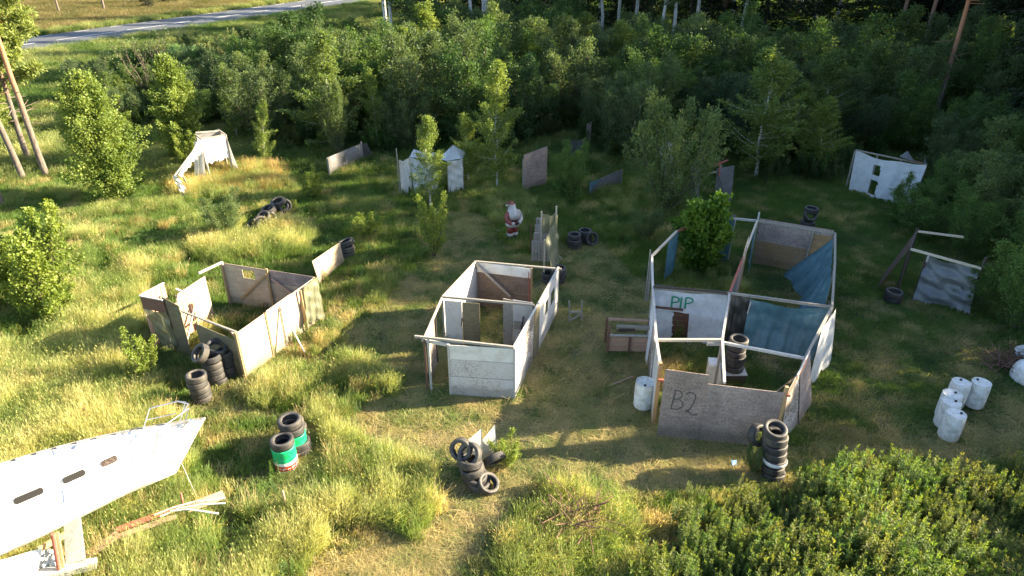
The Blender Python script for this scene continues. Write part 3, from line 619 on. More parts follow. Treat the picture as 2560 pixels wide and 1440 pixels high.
relabel(CROWD['thicket'], {'alder': 'dark green alder', 'willow': 'grey-green willow', 'birch': 'slim birch'}, [(46, 'in the thicket front'), (56, 'in thicket row two'), (67, 'deep in the thicket'), (999, 'at the thicket back')])
relabel(CROWD['road'], {'alder': 'green alder scrub', 'willow': 'pale willow scrub', 'birch': 'birch scrub'}, [(48, 'near the field'), (62, 'halfway to the road'), (999, 'near the road')])
relabel(CROWD['wood'], {'spruce': 'dark spruce', 'tallbirch': 'tall birch'}, [(84, 'at the wood edge'), (98, 'inside the wood'), (999, 'deepest in the wood')])
# ------------------------------------------------------------------ used tyres
CLEAR = []      # places where the long grass is trodden short
def tyre_mesh(ro, ri, w, tread=True):
    h_ = w / 2; prof = [(ri, -h_ * .72), (ri + .02, -h_ * .9), (ro * .84, -h_ * 1.0), (ro * .95, -h_ * .93), (ro, -h_ * .68)]
    for k in range(4): z = -h_ * .5 + k * h_ * .333; prof += [(ro + .003, z - .02 * w / .2), (ro + .003, z + .012 * w / .2), (ro - .009, z + .016 * w / .2), (ro - .009, z + .026 * w / .2)]
    prof += [(ro, h_ * .68), (ro * .95, h_ * .93), (ro * .84, h_ * 1.0), (ri + .02, h_ * .9), (ri, h_ * .72), (ri + .02, h_ * .6), (ro * .88, h_ * .62), (ro * .93, 0), (ro * .88, -h_ * .62), (ri + .02, -h_ * .6)]
    prof = [(r, z) for r, z in prof]
    V, F = lathe(prof, 36, closed=True); return mesh('tyre', V, [f[::-1] for f in F], 'rubber', smooth=True)
TY = [tyre_mesh(.295, .19, .20), tyre_mesh(.31, .20, .215), tyre_mesh(.285, .185, .185), tyre_mesh(.40, .25, .27)]
ORD = ['topmost', 'second', 'third', 'fourth', 'fifth', 'sixth', 'seventh', 'eighth', 'ninth']
def tyre(x, y, z, label, v=0, rot=(0, 0, 0), group=None, s=1.0):
    o = bpy.data.objects.new('tyre', TY[v]); COL.objects.link(o); o.location = (x, y, z); o.rotation_euler = (rot[0], rot[1], random.uniform(0, 6) if rot[2] == 0 else rot[2]); o.scale = (s, s, s)
    o['label'] = label; o['category'] = 'tyre'; CLEAR.append((x, y, .55))
    if group: o['group'] = group
    return o
def tyre_stack(px, py, n, where, v=None, z0=0., jit=.03, s=1.0, lean=(0, 0), bottom_z=0, p=None, top_tilt=None):
    p = p or W(px, py); z = z0
    for i in range(n):
        k = random.choice([0, 1, 2]) if v is None else v; hgt_ = {0: .2, 1: .215, 2: .185, 3: .27}[k] * s; z += hgt_ / 2
        x = p.x + lean[0] * z + random.uniform(-jit, jit); y = p.y + lean[1] * z + random.uniform(-jit, jit); j = n - 1 - i
        tl = (random.uniform(-.04, .04), random.uniform(-.04, .04), 0)
        if j == 0 and top_tilt: tl = top_tilt
        lb = ('topmost tyre of the ' if j == 0 else 'bottom tyre of the ' if i == 0 else '%s tyre down in the ' % ORD[j]) + where
        tyre(x, y, z, lb, k, tl, 'tyres of the ' + where, s); z += hgt_ / 2 + .004
tyre_stack(508, 1000, 5, 'round tyre stack standing farthest forward at the left enclosure')
tyre_stack(545, 955, 5, 'middle tyre stack leaning against the left enclosure', v=0, top_tilt=(-.15, .1, 0), jit=.04)
p = W(536, 960); tyre(p.x - .12, p.y - .12, 1.22, 'worn tyre propped almost upright on the middle stack of the left enclosure', 1, (-.75, .35, 0))
tyre_stack(575, 935, 5, 'rear tyre stack in the front corner of the left enclosure', v=2, top_tilt=(.12, .1, 0))
p = W(560, 940); tyre(p.x, p.y, 1.08, 'wide tyre tipped against the chipboard front of the left enclosure', 3, (-.35, .25, 0), s=.8)
tyre_stack(732, 1060, 2, 'tyre pair just behind the two painted drums', p=W(742, 1120) + Vector((0, .25, 0)), z0=.35, lean=(-.12, .05))
q = W(748, 1150) + Vector((-.05, .3, 0)); tyre(q.x, q.y, .11, 'half hidden tyre on the ground beneath the tyre pair behind the drums', 1); tyre(q.x, q.y, .33, 'second half hidden tyre from the ground behind the painted drums', 1)
# tyre pile with the leaning boards
p = W(1195, 1215)
for i in range(4): tyre(p.x - .07 * i, p.y + .05 * i, .11 + .19 * i, ['bottom', 'second', 'third', 'fourth', 'fifth'][i] + ' tyre from the ground in the slanting pile before the two white boards', 1, (.10, -.16 - .02 * i, 0))
tyre(p.x - .42, p.y + .34, .92, 'tyre standing upright on top of the slanting pile', 0, (1.15, .25, -.4)); tyre(p.x - .2, p.y + .2, .88, 'tyre lying across the top of the slanting pile', 1, (.5, -.75, .4))
tyre(p.x + .42, p.y + .5, .45, 'tyre tipped over on the right flank of the slanting pile', 0, (.35, .95, 0)); tyre(p.x + .26, p.y - .12, .2, 'tyre half leaning on the ground at the foot of the slanting pile', 0, (.42, .35, 0))
# big tower before the B2 wall
pt = W(1930, 1190); z = 0
for i in range(7):
    k = [0, 2, 0, 0, 1, 1, 0][i]; hh = {0: .2, 1: .215, 2: .185}[k]; z += hh / 2
    tyre(pt.x - .02 * i + random.uniform(-.03, .03), pt.y + .02 * i, z, ('bottom tyre' if i == 0 else 'topmost tyre' if i == 6 else ['', 'second tyre from the ground', 'third tyre from the ground', 'fourth tyre from the ground', 'fifth tyre from the ground', 'sixth tyre from the ground'][i]) + ' of the tower before the B2 board wall', k, (0, 0, 0) if i < 6 else (.22, -.1, 0), 'tyres of the tall tower'); z += hh / 2 + .02
V, F = lathe([(.300, -.05), (.312, -.02), (.312, .03), (.300, .06)], 32, (pt.x - .02, pt.y + .03, .55)); single('plastic_band', 'dirty white plastic band wrapped round the tall tyre tower', 'band', (V, F), 'white_plastic', (pt.x, pt.y, .5))
tyre(pt.x - .42, pt.y + .42, 1.02, 'tyre hung on the board wall just left of the tall tyre tower', 0, (1.2, .2, .5))
# tyres inside the big enclosure
p = W(1828, 950); tyre_stack(0, 0, 6, 'tyre column on the crate inside the big enclosure', p=p, z0=.42, v=2)
# middle distance
tyre_stack(1436, 618, 3, 'left tyre stack beside the pallet screen'); tyre_stack(1462, 606, 3, 'right tyre stack beside the pallet screen', v=0)
p = W(1478, 612); tyre(p.x, p.y, .3, 'tyre leaning behind the right stack beside the pallet screen', 1, (1.2, .3, .3))
tyre_stack(1395, 705, 3, 'tyre stack behind the far corner of the white board house', v=1); tyre_stack(1372, 705, 2, 'low tyre pair beside the stack behind the white board house')
tyre_stack(2012, 585, 3, 'dark tyre stack behind the far wall of the big enclosure', v=1); p = W(2012, 585); tyre(p.x, p.y - .12, .95, 'tyre tilted towards the camera on the stack behind the big enclosure', 0, (.75, 0, .1)); tyre(p.x + .08, p.y + .05, 1.15, 'uppermost flat tyre behind the big enclosure', 1)
tyre_stack(2230, 752, 2, 'lone tyre pair near the dark tarp hut', v=1)
for i, (px, py, z, v, r) in enumerate([(636, 572, .2, 0, (.3, -.3, .1)), (652, 566, .16, 1, (1.2, .3, .6)), (662, 560, .34, 0, (.5, -.35, .2)), (675, 556, .2, 1, (1.1, .25, .5)), (676, 548, .48, 1, (.2, -.25, .1)), (690, 545, .3, 3, (1.0, .3, .5)), (700, 536, .62, 1, (.15, -.2, .3)), (706, 530, .35, 1, (.9, .5, .4)), (714, 528, .3, 0, (1.2, .5, .2))]):
    p = W(px, py); tyre(p.x, p.y, z, '%s tyre from the left in the heaped row on the grass' % (ords[i]), v, r, 'tyres heaped in a row on the grass', s=1.12 if v != 3 else .9)
p = W(868, 640); tyre_stack(0, 0, 3, 'tyre stack behind the leaning chipboard sheet', p=p, v=1, s=1.1, top_tilt=(.3, .1, 0))
# ------------------------------------------------------------------ painted drums with tyres on top
def drum(px, py, r, h_, where, red_left):
    CLEAR.append((W(px, py).x, W(px, py).y - .35, .8)); p = W(px, py); t = Thing('painted_drum', 'green, white and red painted steel drum ' + where, 'drum', tuple(p)); c = (p.x, p.y, 0)
    t.part('shell', lathe([(0, .0), (r, .0), (r + .008, .01), (r, .02), (r, h_ * .12)], 36, c), 'drum_white', smooth=True)
    t.part('lettering_band', lathe([(r, h_ * .12), (r, h_ * .34)], 36, c), 'drum_red', smooth=True)
    t.part('white_band', lathe([(r, h_ * .34), (r + .009, h_ * .38), (r, h_ * .42), (r, h_ * .48)], 36, c), 'drum_white', smooth=True)
    t.part('green_band', lathe([(r, h_ * .48), (r, h_ * .9), (r + .009, h_ * .96), (r, h_), (r - .02, h_), (r - .02, h_ - .03)], 36, c), 'drum_green', smooth=True); t.part('lid', lathe([(r - .02, h_ - .03), (0, h_ - .03)], 24, c), 'black_plastic')
    V = []; F = []
    a = -2.35
    for k in range(9):          # worn white letter strokes on the red band
        w = random.choice([.05, .09, .11]); hh = random.uniform(.45, .9)
        for (u0, u1, z0, z1) in ((0, .3, .2, .2 + .6 * hh), (0, 1, .2 + .6 * hh - .13, .2 + .6 * hh), (0, 1, .42, .52)):
            n = len(V)
            for zz in (z0, z1):
                for uu in (u0, u1): aa = a + (uu * w) / r; zz_ = h_ * (.12 + .22 * zz); V.append((p.x + (r + .004) * math.cos(aa), p.y + (r + .004) * math.sin(aa), zz_))
            F.append((n, n + 1, n + 3, n + 2))
        a += (w + .035) / r
    t.part('lettering', (V, F), 'drum_white'); return p
p = drum(718, 1166, .30, .74, 'nearer of two', True); tyre(p.x, p.y, .85, 'single tyre on the nearer painted drum', 1, (.02, .02, 0), s=.98)
p = drum(744, 1130, .30, .70, 'farther of two, half hidden behind the other', False); tyre(p.x - .02, p.y, .81, 'lower tyre on the farther painted drum', 1); tyre(p.x - .06, p.y + .02, 1.03, 'upper tyre on the farther painted drum', 1, (.03, -.03, 0))
# ------------------------------------------------------------------ white plastic barrels
def barrel(px, py, label, lab_patch=None, lid_label=False, s=.94, group='white barrels in the cluster at the right'):
    p = W(px, py); CLEAR.append((p.x, p.y - .3, .75)); r, h_ = .285 * s, .88 * s; c = (p.x, p.y, 0); t = Thing('plastic_barrel', label, 'barrel', tuple(p), group)
    t.part('body', lathe([(0, 0), (r * .9, 0), (r * .97, .03), (r, .08), (r, .26), (r * 1.012, .28), (r, .30), (r, .57), (r * 1.012, .59), (r, .61), (r * .985, h_ - .1), (r * .93, h_ - .04), (r * .93, h_ - .015), (r * .96, h_), (r * .9, h_), (r * .88, h_ - .03)], 44, c), 'white_plastic', smooth=True)
    t.part('lid', lathe([(0, h_ - .03), (r * .88, h_ - .03)], 40, c), 'lid_plastic')
    for sg in (-1, 1): a = .6 + p.x; t.part('bung', lathe([(.035, -.03), (.035, 0), (.03, .008), (0, .008)], 14, (p.x + sg * .16 * math.cos(a), p.y + sg * .16 * math.sin(a), h_)), 'white_plastic' if sg < 0 else 'black_plastic')
    t.part('lid_seam', beam((p.x - .12, p.y + .05, h_ - .025), (p.x + .13, p.y - .02, h_ - .025), .02, .012), 'rust' if lid_label is None else 'lid_plastic')
    if lab_patch: a0 = lab_patch; t.part('label_patch', lathe([(r + .004, .36), (r + .004, .55)], 6, c, arc=(a0, a0 + .62)), 'paper_label')
    if lid_label: t.part('lid_label', hexa((p.x - .12, p.y - .04, h_ - .02), (p.x + .02, p.y - .06, h_ - .02), (p.x + .04, p.y + .06, h_ - .02), (p.x - .1, p.y + .08, h_ - .02), (0, 0, .006)), 'paper_label')
    return t
barrel(1607, 1014, 'single white plastic barrel with a paper label beside the B2 wall', -1.55, group=None, s=1.0)
barrel(2382, 1012, 'white barrel at the back of the cluster, behind the others', None)
barrel(2432, 1012, 'white barrel standing rightmost, apart from the cluster', None)
barrel(2360, 1042, 'white barrel with a blue paper label on its lid', None, True)
barrel(2357, 1062, 'white barrel between the labelled one and the front one', None)
barrel(2368, 1092, 'white barrel nearest the camera with grass stains up its side', None)
# ------------------------------------------------------------------ left plywood enclosure
def Wp(px, py, z): return W(px, py, z)
def g0(p): return Vector((p.x, p.y, 0))
def sheets(t, a, b, z0, z1a, z1b, n, mat, name='board_panel', off=0., th=.018, skip=()):
    for i in range(n):
        u0, u1 = i / n + (.003 if i else 0), (i + 1) / n - (.003 if i < n - 1 else 0)
        if i in skip: continue
        za = z1a + (z1b - z1a) * u0; zb = z1a + (z1b - z1a) * u1; mm = mat[i % len(mat)] if isinstance(mat, (list, tuple)) else mat
        t.part(name, sheet(lerp(a, b, u0), lerp(a, b, u1), z0, za, z0, zb, th, off + (.004 if i % 2 else 0)), mm)
def post(t, p, z1, mat='wood_grey', w=.07, z0=0, name='post'):
    t.part(name, beam((p.x, p.y, z0), (p.x, p.y, z1), w, w), mat)
Z1 = 1.7
cF, cL, cB, cM, cR = W(592, 832, Z1), W(488, 795, Z1), W(556, 657, Z1), W(670, 675, Z1), W(788, 693, Z1)
t = Thing('plywood_enclosure', 'roofless chipboard enclosure with a sunlit long side at the left of the field', 'enclosure', tuple(g0(cF)))
mid1 = lerp(cF, cR, .36)
for i, (a, b, m_) in enumerate([(0, .34, 'osb_tan'), (.34, .66, 'osb_tan'), (.66, 1, 'osb_tan')]):
    t.part('board_panel', sheet(lerp(cF, cR, a + .003), lerp(cF, cR, b - .003), 0, Z1 + (.03 if i == 1 else 0), 0, Z1 + (.03 if i == 1 else 0), .018, .008 * i), m_)
t.part('board_panel', sheet_hole(g0(cB), g0(cM), 0, Z1, [(.42, .68, 1.22, 1.56)]), 'osb_tan', label='chipboard sheet with a small square window')
t.part('board_panel', sheet(g0(cM), g0(lerp(cM, cR, .98)), 0, 1.18, 0, 1.18), 'osb_tan'); t.part('board_panel', sheet(g0(cM), g0(lerp(cM, cR, .98)), 1.19, Z1, 1.19, Z1, .018, .012), 'osb_grey')
for p_, h_ in ((cB, 1.75), (cM, 1.78), (cR, 1.72), (cF, 1.74), (lerp(cF, cR, .34), 1.7)): post(t, p_ + Vector((-.03, -.06, 0)), h_, 'wood_tan')
t.part('brace', beam(lerp(cB, cM, .25) + Vector((.05, -.1, .35 - Z1)), cM + Vector((-.05, -.1, -.12)), .04, .07), 'wood_tan')
t.part('brace', beam(cM + Vector((.1, -.1, -.3)), lerp(cM, cR, .75) + Vector((0, -.15, -1.1)), .04, .07), 'wood_pink')
fp0, fp1 = W(486, 800, 1.62), W(601, 850, 1.45)
t.part('board_panel', sheet(g0(fp0), g0(cF) + Vector((-.03, -.03, 0)), 0, 1.5, 0, 1.42), 'osb_green', label='grey chipboard front sheet behind the tyres')
t.part('top_rail', beam(W(455, 778, 1.72), cF + Vector((0, 0, .02)), .06, .05), 'wood_grey')
t.part('brace', beam(lerp(cL, cF, .85), lerp(cL, cF, .99) + Vector((0, .1, -.5)), .05, .05), 'wood_pink')
# doorway part at the left and the small lean-to box
a0, a1 = W(405, 745, 2.05), W(447, 765, 1.95)
t.part('board_panel', sheet(g0(a0), g0(a1), 0, 2.1, 0, 1.95), 'osb_green', label='tall narrow chipboard sheet beside the doorway')
b0, b1, b2 = W(350, 741, 2.0), W(410, 709, 2.0), W(408, 752, 2.0)
t.part('fascia_board', sheet(g0(b0), g0(b2), 1.55, 2.0, 1.55, 2.0, .025), 'wood_brown')
t.part('tarp', cloth(b0 + Vector((0, -.02, -.42)), b2 + Vector((0, -.02, -.42)), g0(b0) + Vector((.25, 0, .1)), g0(b2) + Vector((.1, 0, .1)), 20, 20, .03, 3, .03, .04, 3, cross=.02), 'tarp_olive')
t.part('cap_rail', beam(b0 + Vector((0, 0, .03)), b2 + Vector((0, 0, .03)), .08, .03), 'wood_white'); t.part('cap_rail', beam(b0 + Vector((0, 0, .03)), b1 + Vector((0, 0, .03)), .08, .03), 'wood_white')
for i in range(5): t.part('plank', sheet(g0(lerp(b0, b1, i / 5 + .01)), g0(lerp(b0, b1, (i + 1) / 5 - .01)), .1, 1.98, .1, 1.98, .02), 'wood_pink')
c0, c1, c2 = W(415, 735, 1.9), W(440, 722, 1.9), W(473, 733, 1.9)
q0, q1 = W(430, 762, 1.75), W(475, 738, 1.75)
for i in range(4): t.part('plank', sheet(g0(lerp(q0, q1, i / 4 + .01)), g0(lerp(q0, q1, (i + 1) / 4 - .01)), .45, 1.75, .45, 1.75, .02), 'wood_pink')
t.part('cap_rail', beam(q1, c1, .07, .04), 'wood_white')
l0, l1 = W(438, 738, 1.75), W(512, 690, 1.75)
sheets(t, g0(l0), g0(l1), 0, 1.75, 1.75, 2, 'osb_tan')
t.part('lintel', beam(W(497, 683, 1.85), W(556, 655, 1.85), .08, .06), 'wood_white'); t.part('lintel', beam(W(554, 655, 1.85), W(556, 662, 1.72), .06, .06), 'wood_white')
post(t, q1 + Vector((.05, -.1, 0)), 1.5, 'wood_tan'); t.part('brace', beam(g0(q0) + Vector((.15, -.2, .2)), q1 + Vector((.1, -.15, -.4)), .05, .05), 'wood_white'); t.part('brace', beam(g0(q0) + Vector((.1, -.2, .75)), q1 + Vector((.1, -.15, -.85)), .04, .06), 'wood_tan')
tp0, tp1 = lerp(cF, cR, .80), cR
nn = Vector((.08, -.03, 0)); t.part('tarp', cloth(tp0 + nn + Vector((0, 0, .03)), tp1 + nn + Vector((0, .03, .03)), g0(lerp(cF, cR, .72)) + nn * 2.5 + Vector((0, 0, .4)), g0(tp1) + nn * 2 + Vector((0, 0, .12)), 26, 24, .05, 2.5, .03, .05, 5, cross=.015), 'tarp_olive')
t.part('post', beam(g0(lerp(cF, cR, .755)) + nn * 1.2, lerp(cF, cR, .745) + nn * 1.2, .06, .08), 'wood_tan')
single('prop_stick', 'thin pale stick propped against the sunlit side of the left enclosure', 'stick', beam(lerp(cF, cR, .5) + Vector((.05, -.03, -.15)), W(762, 882, .1), .035, .045), 'wood_white', tuple(W(762, 882)))
single('upright_lath', 'thin vertical lath nailed to the sunlit side of the left enclosure', 'lath', beam(lerp(cF, cR, .5) + Vector((.03, -.02, -.12)), g0(lerp(cF, cR, .5)) + Vector((.03, -.02, .05)), .025, .03), 'wood_grey', tuple(g0(lerp(cF, cR, .5))))
# leaning board and long fence board
a, b = W(800, 712), W(861, 655)
t = Thing('leaning_board', 'large chipboard sheet leaning outward with mottled sunlight, right of the left enclosure', 'board', tuple(a))
t.part('board_panel', hexa(a, b, W(849, 606, 1.15), W(780, 653, 1.2), (.01, -.01, .012)), 'osb_tan'); t.part('brace', beam(W(786, 655, 1.1), W(792, 700, 0), .05, .07), 'wood_tan')
a, b, c_ = W(823, 446), W(908, 405), W(921, 402)
t = Thing('fence_board', 'long low bluish grey chipboard fence at the thicket edge', 'fence', tuple(a))
sheets(t, a, b, .05, 1.15, 1.1, 2, 'osb_blue'); t.part('cloth', cloth(Vector((b.x, b.y, 1.12)), Vector((c_.x, c_.y, 1.05)), Vector((b.x, b.y, .3)), Vector((c_.x + .3, c_.y, .3)), 8, 10, .04, 1, 0, .1, 4), 'tarp_black'); post(t, b, 1.2)
post(t, a + Vector((.05, .05, 0)), 1.1)
# upright chipboard, low board
a, b = W(1309, 478), W(1366, 462)
t = Thing('upright_board', 'tall upright grey chipboard pair at the thicket edge in the middle', 'board', tuple(a)); sheets(t, a, b, 0, 1.95, 2.1, 1, 'osb_grey'); post(t, a + Vector((-.03, .06, 0)), 1.7); post(t, b + Vector((-.05, .06, 0)), 1.9)
a, b = W(1472, 492), W(1552, 466)
t = Thing('low_board', 'low slanting dark chipboard with a strip of blue cloth on its left end', 'board', tuple(a)); sheets(t, a, b, .0, .75, .95, 1, 'osb_blue')
t.part('cloth', cloth(Vector((a.x, a.y - .05, .8)), Vector((a.x + .55, a.y + .2, .88)), Vector((a.x, a.y - .1, .3)), Vector((a.x + .2, a.y, .5)), 8, 8, .03, 1, 0, .1, 8), 'tarp_blue'); post(t, b + Vector((0, .06, 0)), .9)
# goal-like frame with two boards
a, b, a2, b2 = W(1785, 512), W(1826, 514), W(1725, 500), W(1746, 505)
t = Thing('board_gateway', 'pair of tall grey chipboards joined by a pale rail and crossed red sticks', 'frame', tuple(a))
t.part('board_panel', hexa(a, b, W(1836, 414, 2.1), W(1792, 422, 2.1), (0, .018, .004)), 'osb_blue'); t.part('board_panel', hexa(a2, b2, W(1752, 418, 1.95), W(1727, 424, 1.95), (0, .018, .004)), 'osb_blue')
t.part('rail', beam(W(1750, 437, 1.7), W(1792, 430, 1.75), .05, .07), 'wood_pale'); t.part('red_stick', beam(W(1772, 420, 2.1), W(1820, 400, 2.35), .05, .06), 'wood_red'); t.part('red_stick', beam(W(1798, 440, 1.8), W(1800, 400, 2.5), .05, .05), 'wood_red')
post(t, a + Vector((.1, .1, 0)), 2.0)
# pale cloths half hidden in the bushes
p = W(1668, 480); single('hanging_sheet', 'strip of pale blue cloth hanging behind the large willow bush', 'cloth', cloth(W(1648, 360, 2.6), W(1680, 350, 2.6), W(1660, 470, .3), W(1690, 480, .3), 12, 20, .05, 2, .05, .1, 12), 'cloth_bluewhite', tuple(p))
p = W(1440, 400); single('dark_sheet', 'dim grey blue tarp hanging in the shade at the back of the thicket gap', 'tarp', cloth(W(1424, 352, 1.9), W(1466, 345, 1.9), W(1422, 398, .2), W(1456, 392, .4), 16, 16, .05, 2, .05, .1, 14), 'tarp_grey', tuple(p))
p = W(1472, 365); single('chipped_board', 'short sunlit broken chipboard at the right end of the grey blue tarp', 'board', sheet(W(1464, 366), W(1476, 364), .1, 1.4, .1, 1.5), 'osb_flaked', tuple(p))
# ------------------------------------------------------------------ white board house in the middle
Z2 = 1.8
fl, fr, ml, mr, bl, bi, br = W(1060, 850, Z2), W(1286, 872, Z2), W(1106, 745, Z2), W(1334, 762, Z2), W(1190, 655, Z2), W(1329, 672, Z2), W(1396, 672, Z2)
t = Thing('board_house', 'roofless white painted chipboard hut with a doorway in front, in the middle of the field', 'hut', tuple(g0(fr)))
fs = W(1122, 862, Z2)
for i, (z0, z1, m_) in enumerate([(0, .68, 'osb_white'), (.695, 1.28, 'osb_white'), (1.295, 1.79, 'white_sheet')]): t.part('board_panel', sheet(g0(fs), g0(fr), z0, z1, z0, z1, .018, (-.012, .0, .008)[i]), m_)
t.part('top_rail', beam(W(1037, 841, Z2 + .05), fr + Vector((-.02, 0, .05)), .06, .07), 'wood_grey'); t.part('lintel', beam(W(1055, 850, Z2 - .08), W(1125, 863, Z2 - .08), .05, .1), 'wood_white')
for p_, m_ in ((fl, 'wood_brown'), (fl + Vector((.12, -.02, 0)), 'wood_white'), (fs + Vector((-.02, 0, 0)), 'wood_white'), (fr, 'wood_white'), (ml, 'wood_grey'), (bl, 'wood_grey'), (bi, 'wood_tan'), (br, 'wood_white')): post(t, p_, Z2 + .02, m_, .06)
lm_ = lerp(fl, ml, .55); post(t, lm_, Z2, 'wood_dark', .07)
t.part('board_panel', sheet(g0(lerp(fl, ml, .12)), g0(lerp(fl, ml, .5)), 0, Z2 - .02, 0, Z2 - .02), 'osb_flaked')
ls = lerp(ml, bl, .55); t.part('board_panel', sheet(g0(ml), g0(ls), 0, Z2 + .02, 0, Z2), 'osb_whitewash'); t.part('board_panel', sheet(g0(ls), g0(bl), 0, Z2 - .05, 0, Z2, .018, .008), 'osb_whitewash')
for a, b in ((fl, ml), (ml, ls), (ls, bl)): t.part('side_rail', beam(a + Vector((0, 0, .03)), b + Vector((0, 0, .03)), .06, .05), 'wood_pale')
# cross wall with gap
t.part('top_rail', beam(W(1106, 742, Z2 + .05), W(1336, 763, Z2 + .05), .06, .07), 'wood_grey')
def along(u): return g0(lerp(ml, mr, u))
t.part('board_panel', sheet(along(.02), along(.21), 0, 1.72, 0, 1.72), 'osb_white'); t.part('board_panel', sheet(along(.22), along(.41), 0, 1.7, 0, 1.7), 'osb_green', label='mossy unpainted chipboard beside the inner gap')
t.part('plank', sheet(along(.67) + Vector((0, .02, 0)), along(.77), 0, 1.95, 0, 1.9, .025), 'wood_grey'); t.part('board_panel', sheet(along(.775), along(.99), 0, 1.93, 0, 1.88), 'osb_white')
t.part('batten', beam(along(.86) + Vector((0, -.04, .62)), along(.89) + Vector((0, -.04, 1.35)), .06, .03), 'wood_dark'); t.part('batten', beam(along(.79) + Vector((0, -.03, 1.0)), along(.86) + Vector((0, -.03, 1.0)), .03, .3), 'wood_grey'); t.part('batten', beam(along(.2) + Vector((0, -.03, .8)), along(.21) + Vector((0, -.03, 1.1)), .05, .03), 'wood_dark')
# back wall
t.part('board_panel', sheet(g0(bl), g0(bi), 1.42, Z2, 1.42, Z2), 'white_sheet'); t.part('board_panel', sheet(g0(bl), g0(bi), .72, 1.41, .72, 1.41, .018, .006), 'osb_brown'); t.part('board_panel', sheet(g0(bl), g0(bi), 0, .71, 0, .71), 'osb_brown')
t.part('top_rail', beam(bl + Vector((-.05, 0, .03)), br + Vector((.1, -.08, .03)), .07, .05), 'wood_grey'); t.part('brace', beam(bl + Vector((.02, -.1, -.05)), lerp(bl, bi, .62) + Vector((0, -.15, -1.15)), .05, .07), 'wood_grey')
t.part('batten', beam(bi + Vector((-.1, -.05, -.1)), g0(bi) + Vector((-.1, -.05, .3)), .04, .03), 'wood_red')
# right wall
rr = lambda u: g0(lerp(fr, br, u))
t.part('board_panel', sheet(rr(.0), rr(.22), 0, Z2, 0, Z2), 'osb_whitewash'); t.part('board_panel', sheet(rr(.225), rr(.40), 0, Z2 - .02, 0, Z2, .018, .01), 'osb_flaked'); t.part('board_panel', sheet(rr(.405), rr(.52), 0, Z2, 0, Z2 - .03), 'osb_green')
t.part('board_panel', sheet_hole(rr(.525), rr(.78), 0, Z2 - .02, [(.55, .85, .85, 1.4)]), 'osb_whitewash', label='whitewashed side sheet with a window opening'); t.part('board_panel', sheet_hole(rr(.785), rr(1.0), 0, Z2 + .02, [(.12, .6, .8, 1.35)], off=.006), 'osb_whitewash', label='whitewashed end sheet with a window opening')
for u in (.01, .4, .52, .78): post(t, rr(u) + Vector((-.06, .02, 0)), Z2, 'wood_grey', .06)
t.part('side_rail', beam(fr + Vector((-.03, 0, .03)), lerp(fr, br, .52) + Vector((-.03, 0, .0)), .06, .05), 'wood_white'); t.part('side_rail', beam(lerp(fr, br, .5) + Vector((.0, 0, .05)), br + Vector((0, 0, .06)), .06, .05), 'wood_white')
# ------------------------------------------------------------------ pallets and the tarp screen beside the person
def pallet(o, ax, ay, az, label, group=None, mat='wood_grey'):
    """o corner, ax long side, ay short side, az normal (all vectors)"""
    o, ax, ay, az = map(Vector, (o, ax, ay, az)); t = Thing('pallet', label, 'pallet', tuple(o), group); axn, ayn, azn = ax.normalized(), ay.normalized(), az.normalized()
    for k in (0, .5, 1): s0 = o + ay * k * .92 + ayn * .04; t.part('bearer', beam(s0 + azn * .06, s0 + ax + azn * .06, .09, .09, azn), mat)
    for k in range(7): s0 = o + ax * (k / 6.6 + .035) + azn * .118; t.part('deck_board', beam(s0, s0 + ay, .095, .022, azn), mat)
    for k in (.03, .5, .95): s0 = o + ax * k + azn * .004; t.part('base_board', beam(s0, s0 + ay, .1, .02, azn), mat)
p = W(1230, 690); pallet(p, (1.2, -.15, 0), (.12, .85, 0), (0, 0, 1), 'pale wooden pallet lying flat on the grass behind the white hut', mat='wood_white')
for i, (px, py, h_, lb) in enumerate([(1338, 652, .85, 'nearest of the pallets standing in a row beside the olive tarp'), (1343, 628, .8, 'second nearest pallet standing beside the olive tarp'), (1346, 608, .8, 'third pallet away in the row beside the olive tarp'), (1349, 592, .85, 'farthest pallet in the row beside the olive tarp')]):
    q = W(px - 8, py); pallet(q + Vector((0, 0, .02)), (.85, -.12, 0), (0, .12, h_), (-.1, -1, .1), lb, 'pallets standing in a row')
t = Thing('tarp_screen', 'olive tarp strung on pale posts beside the pile of pallets', 'tarp screen', tuple(W(1372, 660)))
pa, pb, pc = W(1354, 530, 2.1), W(1391, 527, 2.2), W(1362, 590, 1.95)
post(t, pa, 2.12, 'wood_pale', .06); post(t, pb, 2.4, 'wood_pale', .06); post(t, pc, 1.8, 'wood_pale', .06)
t.part('tarp', cloth(pa, pb, pa + Vector((.05, 0, -1.0)), pb + Vector((0, 0, -1.0)), 16, 14, .04, 2, .18, .05, 21), 'tarp_olive')
t.part('tarp', cloth(pc + Vector((0, -.06, -.15)), pb + Vector((.04, 0, -.15)), g0(pc) + Vector((.5, -.5, .05)), g0(pb) + Vector((.1, -.6, .35)), 30, 24, .06, 2.5, .1, .06, 22, cross=.02), 'tarp_olive')
t.part('prop', beam(W(1385, 622, .9), W(1405, 650, .0), .035, .035), 'wood_pale'); t.part('stake', beam(W(1328, 563, 1.4), W(1326, 632, .0), .04, .05), 'wood_brown')
# broken chair-like frame
p = W(1430, 800); t = Thing('broken_frame', 'small broken wooden frame like half a chair beside the white hut', 'frame', tuple(p))
t.part('leg', beam(W(1424, 800), W(1423, 752, .85), .045, .06), 'wood_grey'); t.part('leg', beam(W(1454, 802), W(1455, 752, .85), .045, .06), 'wood_grey'); t.part('crossbar', beam(W(1424, 780, .45), W(1454, 780, .45), .04, .07), 'wood_grey'); t.part('brace', beam(W(1422, 803, .02), W(1452, 786, .3), .04, .06), 'wood_grey')
